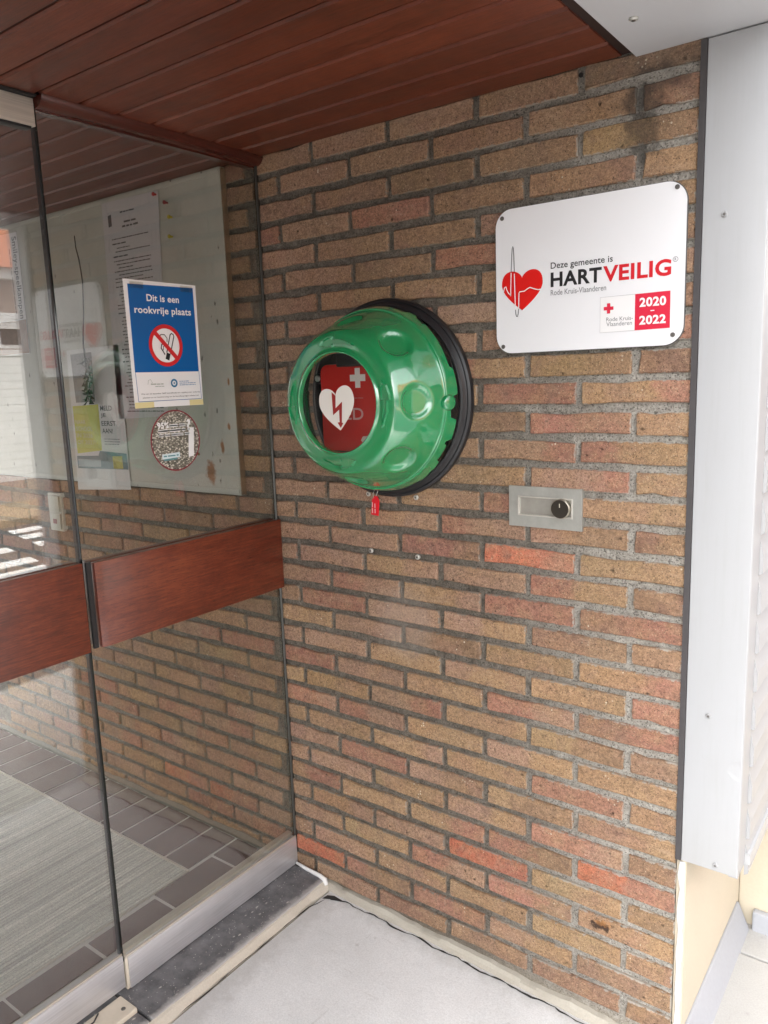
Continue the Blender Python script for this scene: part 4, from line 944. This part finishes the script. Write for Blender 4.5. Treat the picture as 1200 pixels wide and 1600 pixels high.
for x, z in ((-.3785, -.2517), (-.0385, -.2472), (-.3781, -.5016), (-.0397, -.4975)):
    mb = MB(); mb.disc((x, YS - .0026, z), .0042, 'y-', .0018, 16, .0006); s_ = mb.build('screw', MAT['screw_dark'], sg)

# ================================================================== LOCK PLATE
lk = thing('key_switch_plate', (-.288, 0, -.83), 'dull aluminium key switch plate with round lock set in the bricks', 'key switch')
mw = mat_plain('weathered_aluminium', (.42, .42, .39), .5, metal=.55, grain=.35, gscale=70, bumpy=.2)
x0, x1, z0, z1 = -.3690, -.2075, -.8725, -.7875; i0, i1, j0, j1 = -.3480, -.2270, -.8490, -.8075
mb = MB(); d0, d1 = .006, -.0065
for a, b, c, d in ((x0, x1, j1, z1), (x0, x1, z0, j0), (x0, i0, j0, j1), (i1, x1, j0, j1)): mb.box(a, b, d1, d0, c, d)
bm_ = mb.build('frame', mw, lk)
mb = MB(); w = .003
for a, b, c, d in ((i0, i1, j1 - w, j1), (i0, i1, j0, j0 + w), (i0, i0 + w, j0 + w, j1 - w), (i1 - w, i1, j0 + w, j1 - w)): mb.box(a, b, -.0085, .004, c, d)
mb.build('inner_lip', mat_plain('worn_bright_aluminium', (.62, .60, .55), .4, metal=.6, grain=.3, gscale=90), lk, bevel=.0008)
mb = MB(); mb.box(i0 + w, i1 - w, -.0030, .004, j0 + w, j1 - w); mb.build('recess_plate', mat_plain('recess_metal', (.36, .345, .31), .45, metal=.5, grain=.4, gscale=60), lk)
mb = MB(); mb.disc((-.2500, .003, -.8282), .0200, 'y-', .020, 32, .002); o = mb.build('lock_cylinder', mat_plain('lock_brass_grey', (.36, .33, .27), .35, metal=.8), lk); smooth_angle(o, 30)
mb = MB(); mb.disc((-.2500, -.0171, -.8282), .0185, 'y-', .0008, 32); mb.build('lock_face', mat_plain('lock_dark_face', (.055, .048, .04), .35, metal=.5, grain=.3, gscale=80), lk)
mb = MB(); mb.box(-.2510, -.2495, -.0185, -.0178, -.8250, -.8170); mb.build('key_slot', mat_plain('slot_bright', (.6, .55, .45), .4), lk)

# ================================================================== DEFIBRILLATOR CABINET
CX, CZ = -.675, -.605
def pol(r, a, d):
    r = r * (1 + .03 * min(1, max(0, (r - .11) / .08))); d = d * (1 + .105 * min(1, max(0, (d - .04) / .08)))
    return (CX + r * math.cos(a), -d, CZ + r * math.sin(a))
def lathe(prof, n=128, a0=0, mod=None):
    mb = MB(); vs = []
    for r, d in prof: vs += [pol(r, 2 * math.pi * k / n, d) for k in range(n)]
    fs = [(i * n + k, i * n + (k + 1) % n, (i + 1) * n + (k + 1) % n, (i + 1) * n + k) for i in range(len(prof) - 1) for k in range(n)]
    mb.add(vs, fs); return mb
ab = thing('defibrillator_cabinet', (CX, 0, CZ - .21), 'round green defibrillator cabinet with a clear window and heart on the bricks', 'cabinet')
o = lathe([(0, .004), (.185, .004), (.2, .004), (.213, .0), (.2175, .004), (.2185, .009), (.2170, .016), (.2125, .0195), (.2095, .0185), (.2075, .0205), (.2040, .0265), (.199, .0285), (.196, .026), (.190, .008), (0, .008)], 144).build('base_ring', MAT['black_rubber'], ab); smooth_angle(o, 35)
# clear skirt
clear = mat_glass('clear_polycarbonate', (.93, .95, .94), .05)
o = lathe([(.200, .028), (.2005, .042), (.1975, .055), (.196, .062), (.1935, .066)], 144).build('clear_skirt', clear, ab, smooth=True)
# dome with dimples
def spline(pts, n):
    out = []
    for i in range(len(pts) - 1):
        p0 = Vector(pts[max(i - 1, 0)]); p1 = Vector(pts[i]); p2 = Vector(pts[i + 1]); p3 = Vector(pts[min(i + 2, len(pts) - 1)])
        for k in range(n):
            t = k / n; out.append(.5 * ((2 * p1) + (-p0 + p2) * t + (2 * p0 - 5 * p1 + 4 * p2 - p3) * t * t + (-p0 + 3 * p1 - 3 * p2 + p3) * t ** 3))
    out.append(Vector(pts[-1])); return out
ctrl = [(.1035, .1660), (.1045, .1745), (.1070, .1765), (.1105, .1745), (.1160, .1725), (.1300, .1715), (.1430, .1690), (.1500, .1630), (.1580, .1490), (.1670, .1290), (.1760, .1070), (.1830, .0880), (.1875, .0760), (.1900, .0720), (.1925, .0715), (.1940, .0690), (.1955, .0640), (.1985, .0520), (.2012, .0430)]
prof = spline(ctrl, 6); NA = 240
# last ring follows the torn-looking edge of the green colouring
re = random.Random(14); jag = []; cur = 0
while len(jag) < NA:
    n_ = re.choice([2, 3, 5, 8, 11]); lv = re.uniform(-.1, 1.1); nx = re.uniform(.0, 1)
    jag += [lv + (nx - lv) * (i / n_) * .35 for i in range(n_)]
jag = jag[:NA]
for k in range(NA):
    a = k / NA * 360
    if 348 < a or a < 3: jag[k] = -0.6 if a > 352 else -.2
    if 3 <= a < 14: jag[k] = .9
    if 335 < a <= 348: jag[k] = .9
mb = MB(); vs = []; nP = len(prof)
sl = Vector((.1760 - .1580, .1070 - .1490)).normalized(); nl = Vector((.1490 - .1070, .1760 - .1580)).normalized()
dc = Vector((.1668, .1285))
for i, p in enumerate(prof):
    for k in range(NA):
        a = 2 * math.pi * k / NA; r, d = p
        if i > nP - 13:
            t = (i - (nP - 13)) / 12; j = jag[k]; k2 = nP - 13 + (12 * t) * (.35 + .65 * max(-.3, j)); k2 = max(0, min(nP - 1, k2)); b0 = int(k2); fr = k2 - b0
            q = prof[b0].lerp(prof[min(b0 + 1, nP - 1)], fr); r, d = q
        else:
            da = (a + math.pi / 8) % (math.pi / 4) - math.pi / 8
            s = (Vector((r, d)) - dc).dot(sl); u = da * dc.x; rho = math.sqrt((s / .0315) ** 2 + (u / .0335) ** 2)
            if rho < 1.12 and d > .08:
                t = max(0, min(1, (1.12 - rho) / .34)); t = t * t * (3 - 2 * t)
                # flat facet pressed in: the further across the curve, the deeper
                depth = .0105 * t * (1 - .35 * rho * rho)
                r -= nl.x * depth; d -= nl.y * depth
        vs.append(pol(r + (.0006 if i > nP - 30 else 0), a, d))
fs = [(i * NA + k, i * NA + (k + 1) % NA, (i + 1) * NA + (k + 1) % NA, (i + 1) * NA + k) for i in range(nP - 1) for k in range(NA)]
mb.add(vs, fs)
def mat_green():
    m, nt, b, o = new_mat('cabinet_green'); v = pos(nt)
    b.inputs['Base Color'].default_value = (.004, .235, .068, 1)
    c = mixc(nt, rng(nt, noise(nt, v, 9, 4, .6), .35, .75), (.0015, .27, .088), (.003, .24, .08)); L(nt, c, b.inputs['Base Color'])
    L(nt, rng(nt, noise(nt, v, 25, 4, .6), .3, .7, .16, .26), b.inputs['Roughness'])
    b.inputs['Coat Weight'].default_value = 1.0; b.inputs['Coat IOR'].default_value = 2.0; b.inputs['Coat Roughness'].default_value = .03; b.inputs['IOR'].default_value = 1.6
    sc1 = noise(nt, pos(nt, (1, 1, .06), (0, .6, .3)), 160, 2, .5, .6); sc2 = noise(nt, pos(nt, (.06, 1, 1), (0, -.5, .2)), 150, 2, .5, .6)
    scr = mth(nt, 'MAXIMUM', rng(nt, sc1, .72, .76), rng(nt, sc2, .72, .76))
    dust = mth(nt, 'MULTIPLY', rng(nt, noise(nt, v, 18, 5, .75), .45, .8), .07)
    c = mixc(nt, dust, c, (.16, .26, .19)); c = mixc(nt, mth(nt, 'MULTIPLY', scr, .18), c, (.2, .42, .28)); L(nt, c, b.inputs['Base Color'])
    L(nt, rng(nt, noise(nt, v, 30, 5, .7), .4, .75, .02, .10), b.inputs['Coat Roughness'])
    return m
MAT['green'] = mat_green()
dome = mb.build('dome', MAT['green'], ab, smooth=True)
# raised turning arrows on the flat ring
for k in range(4):
    a0 = math.pi / 2 * k; R0 = .1275
    def at(s, h): # s along the arc, h across
        a = a0 + s * 1.5 / R0; r = R0 + h * 1.12; return (r * math.cos(a), r * math.sin(a))
    out = [at(.030, .0), at(.022, .0065), at(.010, .0095), at(.004, .0098), at(.004, .0045), at(-.012, .0045), at(-.030, .0015), at(-.034, -.0005), at(-.030, -.002), at(-.012, -.0040), at(.004, -.0040), at(.004, -.0092), at(.010, -.0090), at(.022, -.0062)]
    mb = MB(); n = len(out); c0 = Vector((sum(p[0] for p in out) / n, sum(p[1] for p in out) / n))
    def ringv(sc, d): return [(CX + c0.x + (p[0] - c0.x) * sc, -d * 1.105, CZ + c0.y + (p[1] - c0.y) * sc) for p in out]
    rows_ = [ringv(1.05, .1705), ringv(1.0, .1762), ringv(.90, .1762), ringv(.80, .1722)]
    mb.add([p for rr in rows_ for p in rr], [(i * n + j, i * n + (j + 1) % n, (i + 1) * n + (j + 1) % n, (i + 1) * n + j) for i in range(3) for j in range(n)] + [tuple(range(3 * n, 4 * n))])
    mb.build('turn_arrow', MAT['green'], ab)
# latch bump at the right rim
mb = MB(); n = 18; rr = []
for (s, h) in ((1, 0), (.92, .004), (.72, .0065), (.0, .007)):
    for k in range(n):
        a = 2 * math.pi * k / n; da = .017 * s * math.cos(a) / .193; t = .5 + .5 * math.sin(a) * s
        rr.append(pol(.1885 + .010 * t + h, da - .03, .080 - .032 * t + h * .5))
mb.add(rr, [(i * n + k, i * n + (k + 1) % n, (i + 1) * n + (k + 1) % n, (i + 1) * n + k) for i in range(3) for k in range(n)]); mb.build('rim_latch', MAT['green'], ab, smooth=True)
# window with its heart sticker
mb = MB(); mb.mi = 0; mb.sheet(circ(0, 0, .1040, 72), lambda u, w: (CX + u, -.1865, CZ + w)); mb.build('window', mat_glass('cabinet_window', (.98, .98, .98), .028), ab)
YW = .1872
fw = lambda u, w: (u, -YW, w)
def hw(x0, x1, zt, zb):   # smooth heart outline (tip down)
    return None
hx, hz = -.6775, -.6165
mb = MB(); hp = heart(hx, hz, .0965, .0925, 72, .13); mb.sheet(hp, fw)
hrt = mb.build('heart_sticker', mat_plain('heart_white', (.78, .74, .69), .4), ab)
fw2 = lambda u, w: (u, -YW - .0003, w)
mb = MB()
bolt = [(-.0141, .0352), (-.0034, .0274), (-.005, .0011), (.0137, .015), (.0107, -.0291), (.0147, -.0300), (.0072, -.0405), (-.0010, -.0291), (.0046, -.0283), (.0046, -.002), (-.0125, -.0136)]
vs = [fw2(hx + u, hz + w) for u, w in bolt]
mb.add(vs, [tuple(range(len(bolt)))]); mb.build('bolt_print', mat_plain('bolt_red', (.30, .012, .010), .4), ab)
# black pan behind
o = lathe([(.186, .027), (.184, .012), (.0, .0125)], 96).build('back_pan', MAT['black_plastic'], ab)
for s, (x, z, dx) in enumerate([(-.800, -.552, .0065)]):
    mb = MB(); mb.disc((x, -.105, z), .0068, 'y-', .004, 20, .001); mb.build('pan_screw', MAT['screw'], ab)
mb = MB(); mb.disc((-.800, -.0126, -.552), .012, 'y-', .0924, 16); mb.build('pan_post', MAT['black_plastic'], ab)

# the defibrillator itself, red, inside the cabinet
dv = thing('defibrillator', (-.66, -.1, -.72), 'red defibrillator case with white cross and lettering inside the green cabinet', 'defibrillator')
mb = MB(); mb.prism(rrect(-.789, -.568, -.715, -.522, .02, 6), lambda u, w, d: (u, d, w), -.0126, -.110); o = mb.build('case', mat_plain('case_red', (.60, .012, .008), .35, grain=.06, gscale=9), dv, bevel=.004); smooth_angle(o, 30)
mb = MB(); mb.box(-.735, -.655, -.118, -.06, -.5285, -.500); mb.build('handle', MAT['black_plastic'], dv, bevel=.004)
YD = -.1108; fd = lambda u, w: (u, YD, w)
mb = MB(); cx, cz = -.6805, -.5535; a, b = .0215, .0072
mb.sheet([(cx - b, cz - a), (cx + b, cz - a), (cx + b, cz - b), (cx + a, cz - b), (cx + a, cz + b), (cx + b, cz + b), (cx + b, cz + a), (cx - b, cz + a), (cx - b, cz + b), (cx - a, cz + b), (cx - a, cz - b), (cx - b, cz - b)], fd); mb.build('white_cross', mat_plain('cross_white', (.82, .79, .74), .4), dv)
mb = MB(); text(mb, 'AED', fd, -.755, -.6680, -.6445, -.6185, .012); mb.build('lettering', mat_plain('aed_print', (.70, .40, .38), .4), dv)
mb = MB(); wordbars(mb, fd, -.700, -.667, -.598, .003, rw); mb.build('small_print', mat_plain('case_small_print', (.55, .2, .19), .4), dv)
mb = MB(); mb.sheet([(-.700, -.700), (-.690, -.708), (-.676, -.706), (-.670, -.698), (-.680, -.690), (-.694, -.691)], lambda u, w: (u + .022, YD, w + .010)); mb.build('white_label', mat_plain('label_cream', (.7, .62, .55), .4), dv)

# red seal tag on its wire
sl_ = thing('seal_tag', (-.724, -.02, -.86), 'small red plastic seal tag hanging by wire under the green cabinet', 'seal tag')
mb = MB(); mb.tube([(-.727, -.018, -.815), (-.731, -.022, -.828), (-.728, -.024, -.838), (-.721, -.023, -.832), (-.717, -.019, -.818)], .0009, 6); mb.v = [(x + .013, y, z + .004) for x, y, z in mb.v]; mb.build('wire_loop', MAT['screw'], sl_)
mb = MB(); mb.prism([(-.7375, -.878), (-.7165, -.880), (-.7125, -.845), (-.7170, -.834), (-.7260, -.832), (-.7330, -.842)], lambda u, w, d: (u, d, w), -.0215, -.0245); mb.v = [(x + .013, y, z + .004) for x, y, z in mb.v]; mb.build('tag', mat_plain('tag_red', (.70, .008, .02), .35), sl_, bevel=.0006)
mb = MB(); fx2 = lambda u, w: (u, -.0249, w)
for k in range(2): wordbars(mb, lambda u, w, k=k: (-.7335 + k * .0075 + w, -.0249, u), -.874, -.848, 0, .0042, rw)
mb.v = [(x + .013, y, z + .004) for x, y, z in mb.v]; mb.build('small_print', mat_plain('tag_print', (.75, .45, .45), .5), sl_)

# ================================================================== OPPOSITE HOUSE (seen mirrored in the glass)
hs_ = thing('opposite_house', (9.8, 5, -2.0), 'low brick house across the street with a white garage door, mirrored in the glass', 'house')
mb = MB(); mb.box(9.62, 14, -3, 14, -2.1, 1.25); mb.build('wall', mat_plain('house_brick', (.28, .17, .12), .9, grain=.3, gscale=20), hs_)
gd = MB(); gd.box(9.57, 9.63, 2.9, 7.2, -2.02, -.02); g_ = gd.build('garage_door', MAT['kerb'], hs_)
for k in range(16):
    z1 = -.04 - k * .123; mb = MB(); mb.box(9.545, 9.575, 2.95, 7.15, z1 - .117, z1); mb.build('door_panel', MAT['white_paint'], g_)
mb = MB(); mb.box(9.54, 9.62, 2.7, 7.4, -.02, .08); mb.build('lintel', MAT['white_paint'], hs_)
w_ = MB(); w_.box(9.59, 9.63, 3.6, 6.2, .10, .62); wf = w_.build('window', MAT['white_paint'], hs_)
for y0, y1 in ((3.68, 4.86), (4.96, 6.12)):
    mb = MB(); mb.box(9.575, 9.592, y0, y1, .16, .42); mb.build('pane', MAT['black_plastic'], wf)
for k in range(5):
    mb = MB(); mb.box(9.56, 9.60, 3.62, 6.18, .40 + k * .05, .443 + k * .05); mb.build('shutter_slat', MAT['white_paint'], wf)
mb = MB(); mb.box(9.45, 9.75, -3.2, 14.2, 1.15, 1.30); mb.build('gutter', MAT['white_paint'], hs_)
mb = MB(); mb.prism([(9.3, 1.30), (14.3, 1.30), (14.3, 3.0), (11.8, 3.9)], lambda u, w, d: (u, d, w), -3.3, 14.3); mb.build('roof', mat_plain('roof_tile_orange', (.40, .13, .06), .8, grain=.3, gscale=15), hs_)
bpy.context.view_layer.update()
